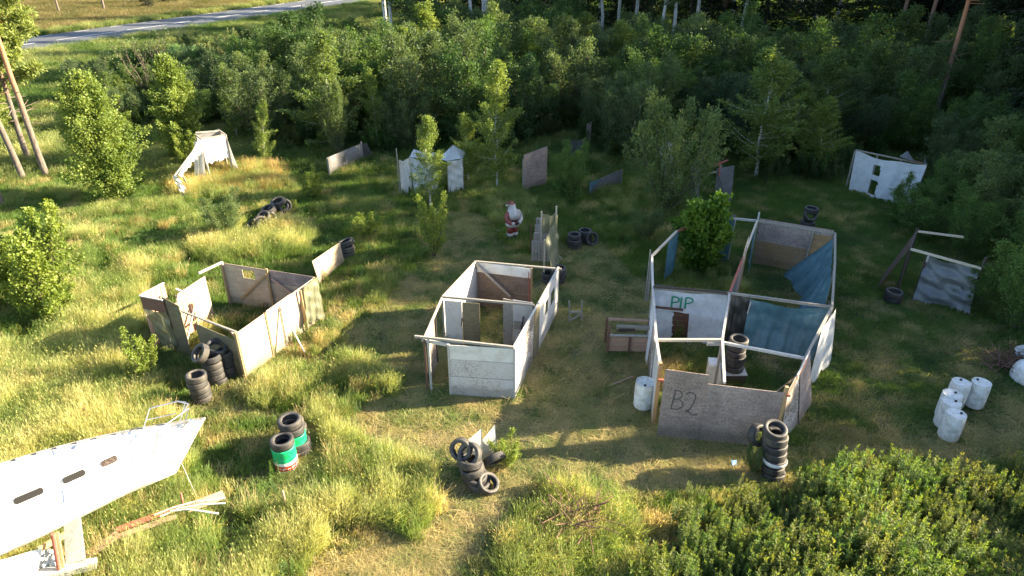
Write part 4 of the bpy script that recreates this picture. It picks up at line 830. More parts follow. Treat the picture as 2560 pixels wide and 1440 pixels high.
# low wooden gate-like barrier
a, b, c_ = W(1518, 880), W(1624, 882), W(1571, 881)
t = Thing('low_barrier', 'knee high wooden barrier of brown posts and weathered boards joined to the big enclosure', 'barrier', tuple(a))
for p_, h_ in ((a, 1.05), (b, 1.05), (c_, .62)): post(t, p_ + Vector((0, -.04, 0)), h_, 'wood_brown', .07)
for s0, s1 in ((a, c_), (c_, b)):
    for k in range(3): t.part('plank', sheet(lerp(s0, s1, .03), lerp(s0, s1, .97), .05 + .185 * k, .225 + .185 * k, None, None, .02, .004 * (k % 2)), 'wood_pink')
t.part('rail', beam(Vector((a.x, a.y, .66)), Vector((b.x, b.y, .66)), .1, .04), 'wood_grey')
bk = Vector((0, .55, 0)); t.part('rail', beam(Vector((a.x, a.y, .95)) + bk, Vector((b.x, b.y, .9)) + bk, .05, .08), 'wood_pink'); t.part('rail', beam(Vector((a.x + .3, a.y, .78)) + bk * .6, Vector((b.x, b.y, .76)) + bk * .6, .1, .12), 'wood_grey'); post(t, a + bk, 1.0, 'wood_brown'); post(t, b + bk, 1.0, 'wood_brown')
t.part('dark_board', beam(Vector((a.x + .35, a.y + .25, .7)), Vector((a.x + .9, a.y + .25, .7)), .02, .12), 'wood_dark')
# ------------------------------------------------------------------ the big enclosure with the B2 wall
Z3 = 1.9
A1, A2, A3, A4 = W(1651, 914, 2.0), W(1641, 850, Z3), W(1632, 722, Z3), W(1630, 640, Z3)
A5, A6, A7, A8 = W(1692, 578, Z3), W(1795, 543, Z3), W(1893, 552, Z3), W(2088, 584, Z3)
B1, B2_, B3, B4 = W(2087, 660, Z3), W(2080, 768, Z3), W(2012, 896, Z3), W(1966, 980, Z3)
C1, C2, C3 = W(1811, 957, Z3), W(1806, 850, Z3), W(1824, 733, Z3)
t = BE = Thing('big_enclosure', 'largest roofless enclosure, framed by pale rails, with the B2 board wall and blue tarps', 'enclosure', tuple(g0(A1)))
for a, b, m_ in ((A1, A2, 'wood_white'), (A2, A3, 'wood_white'), (A3, A4, 'wood_white'), (A4, A5, 'wood_pale'), (A6, A7, 'wood_white'), (A7, A8, 'wood_grey'), (A8, B1, 'wood_grey'), (B1, B2_, 'wood_grey'), (B2_, B3, 'wood_grey'), (C1, C2, 'wood_white'), (C2, C3, 'wood_white'), (C2, A2, 'wood_pale'), (C2 + Vector((0, -.15, 0)), B3, 'wood_white'), (C3, lerp(C3, A7, .45), 'wood_red'), (lerp(C3, A7, .45), A7, 'wood_pale'), (A3, C3, 'wood_grey'), (C3, B2_, 'wood_grey')):
    t.part('rail', beam(a, b, .07, .08), m_)
t.part('rail', beam(B3 + Vector((.04, 0, -.05)), B4 + Vector((.04, 0, -.1)), .06, .07), 'wood_red')
for p_ in (A2, A3, A4, A5, A6, A7, A8, B1, B2_, B3, C2, C3): post(t, p_, Z3, 'wood_grey', .07)
post(t, A1, 2.1, 'wood_tan', .09); post(t, A4 + Vector((-.08, 0, 0)), 2.15, 'wood_grey', .04); post(t, B4 + Vector((0, .03, 0)), 2.05, 'wood_tan', .09); t.part('post', beam(A7 + Vector((.02, .0, -.3)), A7 + Vector((.04, .05, .35)), .08, .05), 'wood_white')
t.part('batten', beam(W(1646, 950, 1.65), W(1668, 952, 1.65), .05, .06), 'wood_red'); t.part('batten', beam(W(1957, 985, 1.8), W(1976, 990, 1.8), .05, .06), 'wood_red')
# front wall: tall B2 sheet, then two wide sheets
f0, f1, f2 = W(1642, 1088), W(1742, 1102), W(1940, 1125); hB, hL = 2.27, 1.92
f1 = lerp(f0, g0(B4), .36); f2 = g0(B4)
bp = t.part('board_panel', sheet(f0, f1, 0, hB, 0, hB - .05, .018, -.02), 'osb_grey', label='tall chipboard sheet sprayed B2')
t.part('board_panel', sheet(lerp(f1, f2, .004), f2, 0, .98, 0, .98), 'osb_grey'); t.part('board_panel', sheet(lerp(f1, f2, .004), f2, .984, hL, .984, hL - .05, .018, .003), 'osb_grey')
def stroke(pts, u, v, o, w, n):  # flat ribbon of sprayed paint on a wall plane
    V = []; F = []; P = [o + u * a + v * b_ for a, b_ in pts]
    for i, p_ in enumerate(P):
        d = (P[min(i + 1, len(P) - 1)] - P[max(i - 1, 0)]).normalized(); s = d.cross(n).normalized() * w / 2 * (1 + .2 * math.sin(i * 2.3)); V += [p_ - s, p_ + s]
    for i in range(len(P) - 1): F.append((2 * i, 2 * i + 1, 2 * i + 3, 2 * i + 2))
    return V, F
def arcpts(cx, cy, rx, ry, a0, a1, n=12): return [(cx + rx * math.cos(R(a0 + (a1 - a0) * k / n)), cy + ry * math.sin(R(a0 + (a1 - a0) * k / n))) for k in range(n + 1)]
u = (f1 - f0).normalized(); nB = Vector((u.y, -u.x, 0)); o = f0 + nB * .033 + Vector((0, 0, 0)); vz = Vector((0, 0, 1)); w0 = (f1 - f0).length
Bs = [[(.40, 1.62), (.37, 1.3), (.33, .98)], [(.36, 1.62)] + arcpts(.46, 1.49, .17, .14, 80, -80) + [(.38, 1.33)], [(.38, 1.33)] + arcpts(.47, 1.17, .22, .17, 75, -95) + [(.33, 1.0)]]
Bs.append(arcpts(.89, 1.44, .17, .17, 150, -20) + [(1.0, 1.2), (.9, 1.0), (.82, .93), (.78, .97), (.84, 1.02), (.93, .93), (1.05, .86), (1.2, .9)])
k = w0 / 1.36
t.part('lettering_b', join(*[stroke([(a * k, b_) for a, b_ in s], u, vz, o, .04, nB) for s in Bs[:3]]), 'black_spray', parent=bp); t.part('lettering_two', stroke([(a * k, b_) for a, b_ in Bs[3]], u, vz, o + nB * .002, .042, nB), 'black_spray', parent=bp)
# right wall sheets
r1, r2 = g0(B4), g0(B3)
sp = Vector((.42, .05, 0)); T3 = lambda u, z: lerp(r1, r2, u) + Vector((.03, 0, z))
t.part('board_panel', hexa(lerp(r1, r2, .02) + sp * .35, lerp(r1, r2, .61) + sp * .9, T3(.61, 1.93), T3(.02, 1.88), (.017, -.006, .004)), 'osb_flaked'); t.part('board_panel', hexa(lerp(r1, r2, .63) + sp * .95, lerp(r1, r2, 1.22) + sp * 1.2, T3(1.2, 2.0), T3(.63, 1.95), (.017, -.006, .004)), 'osb_grey')
t.part('batten', beam(lerp(r1, r2, .62) + sp * .92, T3(.62, 1.95), .05, .04), 'wood_dark'); t.part('batten', beam(lerp(B4, B3, .45) + Vector((.06, 0, .0)), lerp(B4, B3, 1.1) + Vector((.06, 0, .12)), .03, .09), 'wood_white')
t.part('cloth', cloth(lerp(B3, B2_, .55) + Vector((.06, 0, .02)), B2_ + Vector((.08, -.1, .0)), g0(lerp(B3, B2_, .42)) + Vector((.15, 0, .05)), g0(B2_) + Vector((.3, -.3, .05)), 20, 24, .05, 2, .03, .06, 31), 'cloth_white')
# left wall sheets seen nearly edge on
t.part('board_panel', sheet(g0(A1) + Vector((-.03, .06, 0)), g0(lerp(A1, A2, .98)), 0, 1.92, 0, 1.85), 'osb_white'); t.part('board_panel', sheet(g0(A2), g0(lerp(A2, A3, .45)), 0, 1.7, 0, 1.7, .018, .02), 'osb_flaked'); t.part('cloth', cloth(lerp(A2, A3, .5), lerp(A2, A3, .98), g0(lerp(A2, A3, .45)) + Vector((-.1, 0, 0)), g0(A3), 14, 16, .04, 2, .03, .06, 33), 'cloth_bluewhite')
# PIP cloth, dark tarp, blue tarps
a, b = A3 + Vector((.05, -.06, .0)), C3 + Vector((-.07, -.06, -.02))
pc_ = t.part('cloth', cloth(a, b, g0(a) + Vector((.12, -.12, .05)), g0(b) + Vector((0, -.15, .02)), 60, 44, .045, 2.5, .04, .03, 41, holes=[(.27, .50, .42, 1.0)], cross=.014), 'cloth_bluewhite', label='bluish white cloth wall sprayed with the green letters PIP')
bw = lambda uu, z: lerp(a, b, uu) + Vector((0, 0, z))
for i in range(6): t.part('plank', sheet(g0(lerp(a, b, .2)) + Vector((0, .25, 0)), g0(lerp(a, b, .6)) + Vector((0, .25, 0)), .04 + i * .2, .22 + i * .2, None, None, .02, .003 * (i % 2)), 'wood_brown')
t.part('board_strip', beam(lerp(a, b, .02) + Vector((0, -.06, -.62)), lerp(a, b, .42) + Vector((0, -.06, -.66)), .02, .09), 'wood_brown')
ub = (b - a).normalized(); nb_ = Vector((ub.y, -ub.x, 0)).normalized(); Wb = (b - a).length
def pipP(x): return [[(x, .62), (x + .01, .18)], [(x, .60)] + arcpts(x + .05, .50, .19, .11, 80, -80) + [(x + .01, .38)]]
G = [*pipP(.62), [(.93, .60), (.93, .16)], *pipP(1.08)]
t.part('lettering', join(*[stroke([(x_ * Wb / 2.45, z_) for x_, z_ in s], ub, vz, a + nb_ * .05 + Vector((0, 0, -.8)), .055, nb_) for s in G]), 'green_spray', parent=pc_)
t.part('roof_scrap', cloth(A3 + Vector((0, .35, .0)), C3 + Vector((0, .1, .02)), A3 + Vector((.03, -.03, .07)), C3 + Vector((-.1, -.02, .06)), 24, 6, .03, 4, .03, .3, 43), 'tarp_black')
t.part('batten', beam(lerp(A3, C3, .02) + Vector((0, -.03, .1)), lerp(A3, C3, .95) + Vector((0, -.08, .06)), .05, .07), 'wood_dark')
d0, d1 = C3 + Vector((.06, -.05, .02)), lerp(C3, B2_, .2) + Vector((0, -.05, .0))
t.part('dark_tarp', cloth(d0, d1, g0(d0) + Vector((0, -.1, .1)), g0(d1) + Vector((.05, -.2, .1)), 20, 24, .06, 3, .05, .1, 45, cross=.02), 'tarp_black')
e0, e1 = lerp(C3, B2_, .2) + Vector((0, -.09, -.08)), lerp(C3, B2_, .97) + Vector((0, -.09, -.02))
t.part('blue_tarp', cloth(e0, e1, g0(e0) + Vector((-.1, -.25, .25)), g0(e1) + Vector((-.3, -.3, .12)), 44, 30, .06, 4, .1, .06, 47, belly=.22, cross=.012), 'tarp_blue')
t.part('roof_scrap', cloth(e0 + Vector((0, .18, .1)), e1 + Vector((0, .12, .05)), e0 + Vector((0, -.02, .13)), e1 + Vector((0, 0, .1)), 24, 5, .03, 5, .03, .3, 48), 'tarp_grey')
t.part('batten', beam(e0 + Vector((.02, -.06, -.05)), e0 + Vector((-.02, -.06, -.5)), .04, .03), 'wood_white')
# back right room
t.part('board_panel', sheet(g0(A7) + Vector((.1, 0, 0)), g0(lerp(A7, A8, .98)), 1.05, 2.0, 1.05, 2.02), 'osb_grey'); t.part('board_panel', sheet(g0(A7) + Vector((.1, 0, 0)), g0(lerp(A7, A8, .98)), 0, 1.04, 0, 1.04, .018, .01), 'osb_ochre'); t.part('board_panel', sheet(g0(lerp(A7, A8, .74)), g0(lerp(A7, A8, .97)), .9, 1.75, .9, 1.75, .016, -.03), 'osb_ochre')
t.part('post', beam(g0(lerp(A7, A8, .7)) + Vector((0, -.08, 0)), lerp(A7, A8, .72) + Vector((0, -.08, 0)), .09, .04), 'wood_grey')
g0_, g1_ = lerp(A8, B1, .1) + Vector((-.06, -.02, -.05)), lerp(B1, B2_, .9) + Vector((-.08, 0, -.05))
t.part('blue_tarp', cloth(g0_, lerp(g0_, g1_, .35), g0(lerp(A7, A8, .42)) + Vector((0, -.5, .08)), g0(lerp(B1, B2_, .12)) + Vector((-.5, 0, .1)), 30, 30, .09, 3, .05, .04, 51), 'tarp_blue')
t.part('blue_tarp', cloth(lerp(g0_, g1_, .35), lerp(g0_, g1_, .75), g0(lerp(B1, B2_, .2)) + Vector((-1.3, -.2, .08)), g0(lerp(B1, B2_, .7)) + Vector((-.25, -.1, .1)), 26, 26, .08, 3, .05, .06, 52), 'tarp_blue')
t.part('board_panel', sheet(g0(lerp(B1, B2_, .45)), g0(lerp(B1, B2_, .9)), 0, 1.2, 0, 1.5), 'osb_flaked')
# middle partition
m0, m1 = lerp(C3, A7, .08), lerp(C3, A7, .55)
for i in range(3): t.part('plank', sheet(g0(lerp(m0, m1, i * .1 + .01)), g0(lerp(m0, m1, i * .1 + .09)), 0, 1.3 + .3 * (i % 2), 0, 1.4), 'wood_grey')
t.part('cloth', cloth(lerp(m0, m1, .1), lerp(m0, m1, .5), g0(lerp(m0, m1, .15)) + Vector((0, 0, .5)), g0(lerp(m0, m1, .5)) + Vector((0, 0, .6)), 14, 14, .06, 2, .05, .15, 55), 'tarp_grey')
t.part('board_panel', sheet(g0(lerp(m0, m1, .42)), g0(lerp(m0, m1, .98)), 0, Z3, 0, Z3 + .05, .018, .01), 'osb_grey'); t.part('board_panel', sheet(g0(lerp(m0, m1, .66)), g0(lerp(m0, m1, .95)), 1.6, 2.35, 1.6, 2.5, .018, -.02), 'osb_tan'); post(t, m1, 1.95, 'wood_tan', .06)
h0, h1 = lerp(C3, A7, .75), lerp(C3, A7, .97); t.part('blue_tarp', cloth(h0 + Vector((.05, 0, 0)), h1, g0(h0) + Vector((.2, 0, .15)), g0(h1) + Vector((0, 0, .4)), 10, 16, .04, 1, .02, .1, 56), 'tarp_blue')
t.part('blue_tarp', cloth(A6 + Vector((0, -.04, 0)), lerp(A6, A7, .44) + Vector((0, -.04, -.05)), g0(A6) + Vector((.1, -.1, .1)), g0(lerp(A6, A7, .38)) + Vector((0, -.1, .05)), 20, 24, .05, 2, .03, .05, 57, belly=.05), 'tarp_blue')
t.part('batten', beam(lerp(A6, A7, .44) + Vector((0, -.06, 0)), g0(lerp(A6, A7, .42)) + Vector((0, -.06, .1)), .04, .03), 'wood_white'); t.part('board_panel', sheet(g0(lerp(A6, A7, .02)), g0(lerp(A6, A7, .44)), 1.75, 2.0, 1.75, 2.05, .018, .04), 'osb_blue')
t.part('rail', beam(A5, lerp(A5, A6, .25), .06, .07), 'wood_red')
j0, j1 = lerp(A4, A5, .62), A5; t.part('blue_tarp', cloth(j0 + Vector((.03, -.02, -.02)), j1 + Vector((.1, 0, 0)), g0(j0) + Vector((0, 0, .05)), g0(j1) + Vector((.1, 0, .25)), 14, 22, .04, 1.5, .02, .04, 58), 'tarp_blue')
t.part('brace', beam(W(1935, 985, 1.5), W(2000, 935, .05), .04, .06), 'wood_tan')
t.part('bracket', beam(C2 + Vector((-.45, -.05, -.1)), C2 + Vector((0, -.05, -.1)), .06, .1), 'wood_white')
# crate and white seat-like box inside
p = W(1828, 950); t = Thing('wire_crate', 'dark crate with a pale lid carrying the tyre column in the big enclosure', 'crate', tuple(p))
for sx in (-.3, .3):
    for sy in (-.25, .25): t.part('leg', beam((p.x + sx, p.y + sy, 0), (p.x + sx, p.y + sy, .38), .05, .05), 'wood_dark')
t.part('lid', hexa((p.x - .36, p.y - .32, .40), (p.x + .36, p.y - .32, .40), (p.x + .36, p.y + .32, .40), (p.x - .36, p.y + .32, .40), (0, 0, .03)), 'wood_white'); t.part('side_board', sheet((p.x - .3, p.y - .28, 0), (p.x + .3, p.y - .28, 0), .2, .36, .2, .36), 'wood_dark')
p = W(1790, 958); t = Thing('white_ramp_box', 'white wedge shaped box with a flared apron beside the crate', 'box', tuple(p))
q = [W(1760, 958, .1), W(1804, 960, .1), W(1800, 915, .75), W(1772, 913, .75), W(1800, 896, .85), W(1771, 894, .85)]
t.part('apron', hexa(q[0], q[1], q[2], q[3], (0, .05, .02)), 'white_sheet'); t.part('top', hexa(q[3] + Vector((0, 0, .02)), q[2] + Vector((0, 0, .02)), q[4], q[5], (0, 0, .03)), 'white_sheet'); t.part('back', hexa(q[5], q[4], Vector((q[4].x, q[4].y, 0)), Vector((q[5].x, q[5].y, 0)), (0, .03, 0)), 'white_sheet'); t.part('side_board', hexa(q[1], q[2], q[4], Vector((q[4].x, q[4].y, 0)), (.03, 0, 0)), 'white_sheet')
# ------------------------------------------------------------------ ragged lookout, tents, white wall, tarp hut
p = W(545, 430); t = Thing('cloth_lookout', 'lookout box on stilts wrapped in torn white cloth, with a long sloping rag', 'lookout', tuple(p))
x0 = [W(522, 455, 0), W(584, 440, 0), W(578, 405, 0), W(520, 412, 0)]; base = g0(W(527, 455)); e1_ = W(582, 440) - W(524, 452); e2_ = Vector((-e1_.y, e1_.x, 0)) * .75
cr = [base, base + e1_, base + e1_ + e2_, base + e2_]
zt, zb = 2.35, 1.15
for c_ in cr: post(t, c_, zt, 'wood_grey', .08)
for i in range(4):
    a, b = cr[i], cr[(i + 1) % 4]; t.part('rail', beam(Vector((a.x, a.y, zt)), Vector((b.x, b.y, zt + (.12 if i == 2 else 0))), .07, .07), 'wood_grey')
for i in (2,): t.part('board_panel', sheet(cr[2], cr[3], 1.2, zt + .1, 1.2, zt), 'osb_blue')
t.part('floor_board', hexa(*[Vector((c_.x, c_.y, zb)) for c_ in cr], (0, 0, .04)), 'wood_dark')
f_ = Vector((0, -.06, 0)); T_ = lambda c_, z: Vector((c_.x, c_.y, z))
t.part('cloth', cloth(T_(cr[0], zt) + f_, T_(cr[1], zt) + f_, T_(cr[0], zb - .15) + f_, T_(cr[1], zb) + f_, 26, 18, .03, 2, .04, .08, 61, cross=.01), 'cloth_white')
t.part('cloth', cloth(T_(cr[3], zt) , T_(cr[0], zt) + Vector((-.05, 0, 0)), T_(cr[3], zb), T_(cr[0], zb) + Vector((-.05, 0, 0)), 14, 14, .03, 2, .04, .08, 62), 'cloth_white')
t.part('cloth', cloth(T_(cr[1], zt + .05) + Vector((.04, -.05, 0)), T_(cr[2], zt) + Vector((.05, 0, 0)), T_(cr[1], .3) + Vector((.35, -.1, 0)), T_(cr[2], 1.0) + Vector((.1, 0, 0)), 12, 20, .04, 2, .04, .15, 63), 'cloth_white')
t.part('rag', cloth(T_(cr[0], zt) + Vector((-.35, -.1, -.1)), T_(cr[0], zt - .05) + Vector((.05, -.12, 0)), T_(cr[0], .1) + Vector((-.75, -.2, 0)), T_(cr[0], .2) + Vector((-.1, -.2, 0)), 16, 22, .06, 2, .0, .12, 64), 'cloth_white')
s0, s1 = T_(cr[0], zt - .05), W(437, 440, 1.35); t.part('rail', beam(s0, s1, .06, .07), 'wood_white')
t.part('rag', cloth(s1 + Vector((.2, 0, .08)), s0 + Vector((-.1, -.06, .05)), s1 + Vector((.3, -.05, -.05)), s0 + Vector((-.1, -.1, -.6)), 26, 8, .04, 3, .03, .2, 65), 'cloth_white')
t.part('rag', cloth(s1 + Vector((-.1, -.03, 0)), s1 + Vector((.12, .03, .02)), W(458, 495, .05), W(475, 490, .05), 6, 20, .05, 1, .0, .1, 66, cross=.04), 'cloth_white')
t.part('post', beam(W(453, 433, 1.3), W(478, 480, 0), .06, .06), 'wood_grey')
# tents
p = W(1040, 470); t = Thing('white_tent', 'ragged white cloth shelter with a hanging front half hidden by a birch', 'tent', tuple(p))
a, b, c_ = W(998, 400, 1.9), W(1024, 392, 1.95), W(1090, 400, 1.85)
for q in (a, b, c_): post(t, q, q.z + .0, 'wood_pale', .05)
post(t, W(993, 400, 1.9), 2.5, 'wood_grey', .05)
t.part('cloth', cloth(a, b, g0(a) + Vector((0, -.1, .1)), g0(b) + Vector((.0, -.1, .4)), 14, 22, .07, 2, .1, .3, 71), 'cloth_white', label='dirty pinkish cloth panel'); t.part('cloth', cloth(b, c_, g0(b) + Vector((.1, -.15, .3)), g0(c_) + Vector((0, -.1, .1)), 26, 22, .08, 3, .15, .35, 72), 'cloth_bluewhite'); t.part('roof_cloth', cloth(b + Vector((.1, .9, .1)), c_ + Vector((0, .9, .1)), b, c_, 20, 8, .03, 2, .08, .0, 73), 'cloth_bluewhite')
p = W(1136, 455); t = Thing('peaked_tent', 'small peaked white cloth tent with an open dark side, right of the birch', 'tent', tuple(p))
pk, l1_, r1_, bk_ = W(1131, 364, 2.35), W(1118, 402, 1.8), W(1156, 396, 1.8), W(1150, 380, 1.9)
for q in (l1_, r1_, bk_ + Vector((0, .6, 0))): post(t, q, q.z, 'wood_grey', .05)
t.part('roof_cloth', cloth(pk, pk + Vector((.05, .1, 0)), l1_, r1_, 14, 10, .02, 2, 0, .0, 74), 'cloth_bluewhite'); t.part('roof_cloth', cloth(pk, pk + Vector((0, .1, 0)), r1_, r1_ + Vector((.2, .9, 0)), 10, 10, .02, 2, 0, 0, 75), 'cloth_bluewhite'); t.part('roof_cloth', cloth(pk, pk + Vector((0, .1, 0)), l1_ + Vector((-.5, .4, -.05)), l1_, 10, 10, .02, 2, 0, 0, 76), 'cloth_bluewhite')
t.part('cloth', cloth(l1_, r1_, g0(l1_) + Vector((0, -.05, .2)), g0(r1_) + Vector((0, 0, .2)), 16, 18, .05, 2, 0.06, .2, 77, cross=.02), 'cloth_white')
# long white wall with two square holes
a, b = W(2190, 470, 0), W(2322, 478, 0); a2 = W(2140, 460, 0)
t = Thing('white_sheet_wall', 'long wall of white plastic sheet with two square holes under the right trees', 'wall', tuple(a))
wa, wb = W(2140, 375, 2.15), W(2318, 412, 2.1)
t.part('plastic_sheet', cloth(wa, wb, g0(wa) + Vector((0, -.3, .15)), g0(wb) + Vector((-.5, -.5, .05)), 60, 30, .08, 2.3, .2, .12, 81, holes=[(.30, .41, .16, .42), (.30, .42, .55, .95)]), 'cloth_bluewhite')
t.part('batten', beam(lerp(wa, wb, .72) + Vector((0, -.03, .06)), lerp(wa, wb, .95) + Vector((0, -.03, .04)), .06, .07), 'wood_brown'); t.part('rail', beam(wa, wb, .06, .06), 'wood_grey')
for k in (0, .33, .66, 1): post(t, lerp(wa, wb, k) + Vector((0, .08, 0)), 2.1, 'wood_grey', .06)
t.part('end_sheet', cloth(wb, wb + Vector((.35, .9, .1)), g0(wb), g0(wb) + Vector((.4, .9, .2)), 10, 14, .04, 2, .03, .1, 82), 'tarp_grey'); t.part('roof_board', hexa(wb + Vector((-1.2, .4, .3)), wb + Vector((-.4, .3, .0)), wb + Vector((-.4, .9, .1)), wb + Vector((-.6, .9, .4)), (0, 0, .02)), 'osb_blue')
# dark tarp hut at the right
a, b, c_, d_ = W(2275, 622, 1.85), W(2455, 672, 1.75), W(2292, 578, 2.0), W(2365, 590, 1.95)
t = Thing('tarp_hut', 'dark hut frame with a grey tarp screen at the right', 'hut', tuple(g0(a)))
t.part('rail', beam(a, b, .06, .08), 'wood_pale'); t.part('rail', beam(c_, d_ + Vector((.6, -.1, 0)), .06, .07), 'wood_pale'); t.part('rail', beam(a, c_, .06, .06), 'wood_dark')
for q, h_ in ((a, 1.9), (b, 2.2), (c_, 2.1), (lerp(a, b, .26), 1.8)): post(t, q, h_, 'wood_dark', .07)
for k in range(6): u0, u1 = k / 6 + .01, (k + 1) / 6 - .01; so = Vector((-.75, .1, .05)); t.part('plank', hexa(g0(lerp(a, c_, u0)) + so, g0(lerp(a, c_, u1)) + so, lerp(a, c_, u1) + Vector((-.05, 0, -.05)), lerp(a, c_, u0) + Vector((-.05, 0, -.05)), (.02, 0, .01)), 'wood_dark' if k % 2 else 'wood_brown')
s0, s1 = lerp(a, b, .26), lerp(a, b, .97)
t.part('tarp', cloth(s0, s1, g0(s0) + Vector((-.2, -.25, .05)), g0(s1) + Vector((0, -.3, .1)), 40, 30, .07, 1.7, .12, .05, 91, cross=.05), 'tarp_grey'); t.part('post', beam(s0 + Vector((0, -.05, -.02)), s0 + Vector((0, -.05, -.3)), .05, .05), 'wood_white')
# white objects cut by the right edge
p = W(2548, 885); single('crumpled_sheet', 'crumpled white sheet cut by the right picture edge, above the other', 'sheet', cloth(W(2535, 868, .7), W(2600, 850, .7), W(2540, 895, .1), W(2620, 900, .1), 14, 12, .08, 2, .05, .1, 95, cross=.03), 'cloth_bluewhite', tuple(p))
p = W(2548, 950); V, F = lathe([(0, .62), (.25, .6), (.42, .48), (.5, .3), (.52, .1), (.5, 0)], 28, (W(2570, 948).x, W(2570, 948).y, 0)); single('white_dome', 'rounded white plastic shell cut by the right picture edge, below the sheet', 'shell', (V, F), 'white_plastic', tuple(p), smooth=True)
# ------------------------------------------------------------------ small things on the grass
t = Thing('white_board', 'left and larger of two white boards standing behind the slanting tyre pile', 'board', tuple(W(1180, 1170))); t.part('board_panel', hexa(W(1158, 1165), W(1206, 1165), W(1203, 1072, 1.3), W(1158, 1110, .95), (.012, 0, .012)), 'white_sheet')
t = Thing('white_board', 'right pointed white board behind the slanting tyre pile', 'board', tuple(W(1225, 1150))); t.part('board_panel', hexa(W(1208, 1150), W(1245, 1150), W(1237, 1062, 1.2), W(1206, 1100, .8), (.012, 0, .012)), 'white_sheet')
single('brown_stake', 'short orange brown stake beside the upright tyre', 'stake', beam(W(1158, 1120, .6), W(1152, 1090, .95), .04, .05), 'wood_tan', tuple(W(1158, 1120)))
single('wooden_stake', 'thin weathered stake standing alone in the grass below the painted drums', 'stake', beam(W(718, 1280), W(707, 1228, .75), .05, .03), 'wood_pink', tuple(W(718, 1280)))
single('blue_litter', 'scrap of pale blue plastic on the bare earth before the B2 wall', 'litter', cloth(W(1828, 1150, .08), W(1842, 1150, .09), W(1830, 1164, .03), W(1842, 1162, .04), 6, 6, .02, 1, 0, .1, 98), 'litter_blue', tuple(W(1830, 1160)))
single('red_tipped_stick', 'thin stick with a red end lying on the grass near the single barrel', 'stick', beam(W(1527, 963, .05), W(1583, 940, .12), .03, .03), 'wood_pink', tuple(W(1530, 962)))
t = Thing('dead_branch_heap', 'heap of brown dead twigs at the right edge above the barrels', 'branches', tuple(W(2500, 910))); pp = W(2505, 915)
V, F = [], []; twigs = join(*[tube([(pp.x + random.gauss(0, .5), pp.y + random.gauss(0, .3), random.uniform(0, .2)), (pp.x + random.gauss(0, .6), pp.y + random.gauss(0, .4), random.uniform(.2, .6))], .012, 4) for _ in range(60)]); t.part('twigs', twigs, 'wood_brown')
t = Thing('brush_pile', 'low heap of reddish dead brushwood in the long grass at the bottom centre', 'branches', tuple(W(1440, 1330))); pp = W(1440, 1330)
t.part('twigs', join(*[tube([(pp.x + random.gauss(0, .35), pp.y + random.gauss(0, .4), random.uniform(.1, .4)), (pp.x + random.gauss(0, .5), pp.y + random.gauss(0, .5), random.uniform(.4, .75))], .012, 4) for _ in range(70)]), 'wood_brown')
# ------------------------------------------------------------------ planks lying in the long grass
def plank_on(name, label, a, b, w, mat, cat_='plank', h_=.03): return single(name, label, cat_, beam(a, b, w, h_), mat, tuple(g0(a)))
z = .42
plank_on('red_plank', 'reddish brown plank, upper of the two lying side by side below the boat', W(290, 1325, z), W(450, 1268, z + .05), .17, 'wood_red'); plank_on('red_plank', 'reddish brown plank, lower of the two lying side by side below the boat', W(292, 1343, z - .02), W(440, 1290, z), .16, 'wood_pink')
plank_on('brown_plank', 'sun bleached brown plank end at the left of the fallen planks', W(215, 1390, .35), W(295, 1335, z), .24, 'wood_pink'); plank_on('brown_plank', 'dusty plank under the white strips at the right of the fallen planks', W(470, 1270, .4), W(560, 1236, .35), .3, 'wood_pink')
for i, (q, lb) in enumerate([([(385, 1288), (430, 1270), (480, 1256), (560, 1246)], 'uppermost bent white strip on the fallen planks'), ([(400, 1292), (450, 1270), (500, 1262), (562, 1258)], 'middle bent white strip on the fallen planks'), ([(425, 1278), (470, 1273), (500, 1277), (545, 1284)], 'lowest bent white strip on the fallen planks')]):
    P_ = [W(x_, y_, .5 + .02 * i) for x_, y_ in q]; single('bent_strip', lb, 'strip', join(*[beam(P_[k], P_[k + 1] + (P_[k + 1] - P_[k]) * .02, .045, .02) for k in range(3)]), 'wood_white', tuple(g0(P_[0])))
single('red_stub', 'short red brown stub sticking up from the fallen planks', 'stub', beam(W(458, 1262, .4), W(452, 1232, .75), .05, .03), 'wood_red', tuple(W(458, 1265)))
# ------------------------------------------------------------------ boat on its timber cradle
tipP = W(513, 1046, 2.05); back = (W(0, 1235, 2.0) - W(513, 1046, 2.0)); back.z = 0; back.normalize(); side = Vector((-back.y, back.x, 0))  # side points to camera or away
if side.y > 0: side = -side
LB = 8.0
t = Thing('sailing_boat', 'white sailing boat with a bow rail at the lower left', 'boat', tuple(g0(tipP)))
def hb(s): return 1.28 * (1 - (1 - min(s, 5.0) / 5.0) ** 1.9) * (1 if s < 5 else 1 - .05 * (s - 5) ** 1.2)
def bpnt(s, o, z): return tipP + back * s + side * o + Vector((0, 0, z))
def sheer(s): return -.06 * min(s, 4) / 4 * 2
ns = 26; V = []; F = []; sec = 9
for i in range(ns + 1):
    s = LB * (i / ns) ** 1.25; w = hb(s)
    for j in range(sec):                # half sections on both sides, gunwale to keel line
        pass
def hull_side(sg):
    V = []; F = []
    for i in range(ns + 1):
        s = LB * (i / ns) ** 1.25; w = hb(s)
        for j in range(sec):
            q = j / (sec - 1); z = sheer(s) - 1.25 * q; ww = w * (1 - q ** 2.6) * (1 - .12 * q); ss = s + .95 * q * math.exp(-s * .7)
            V.append(bpnt(ss, sg * ww, z))
    for i in range(ns):
        for j in range(sec - 1): k = i * sec + j; f = (k, k + 1, k + sec + 1, k + sec); F.append(f if sg > 0 else f[::-1])
    return V, F
t.part('hull', join(hull_side(1), hull_side(-1)), 'boat_white', smooth=True)
V = []; F = []
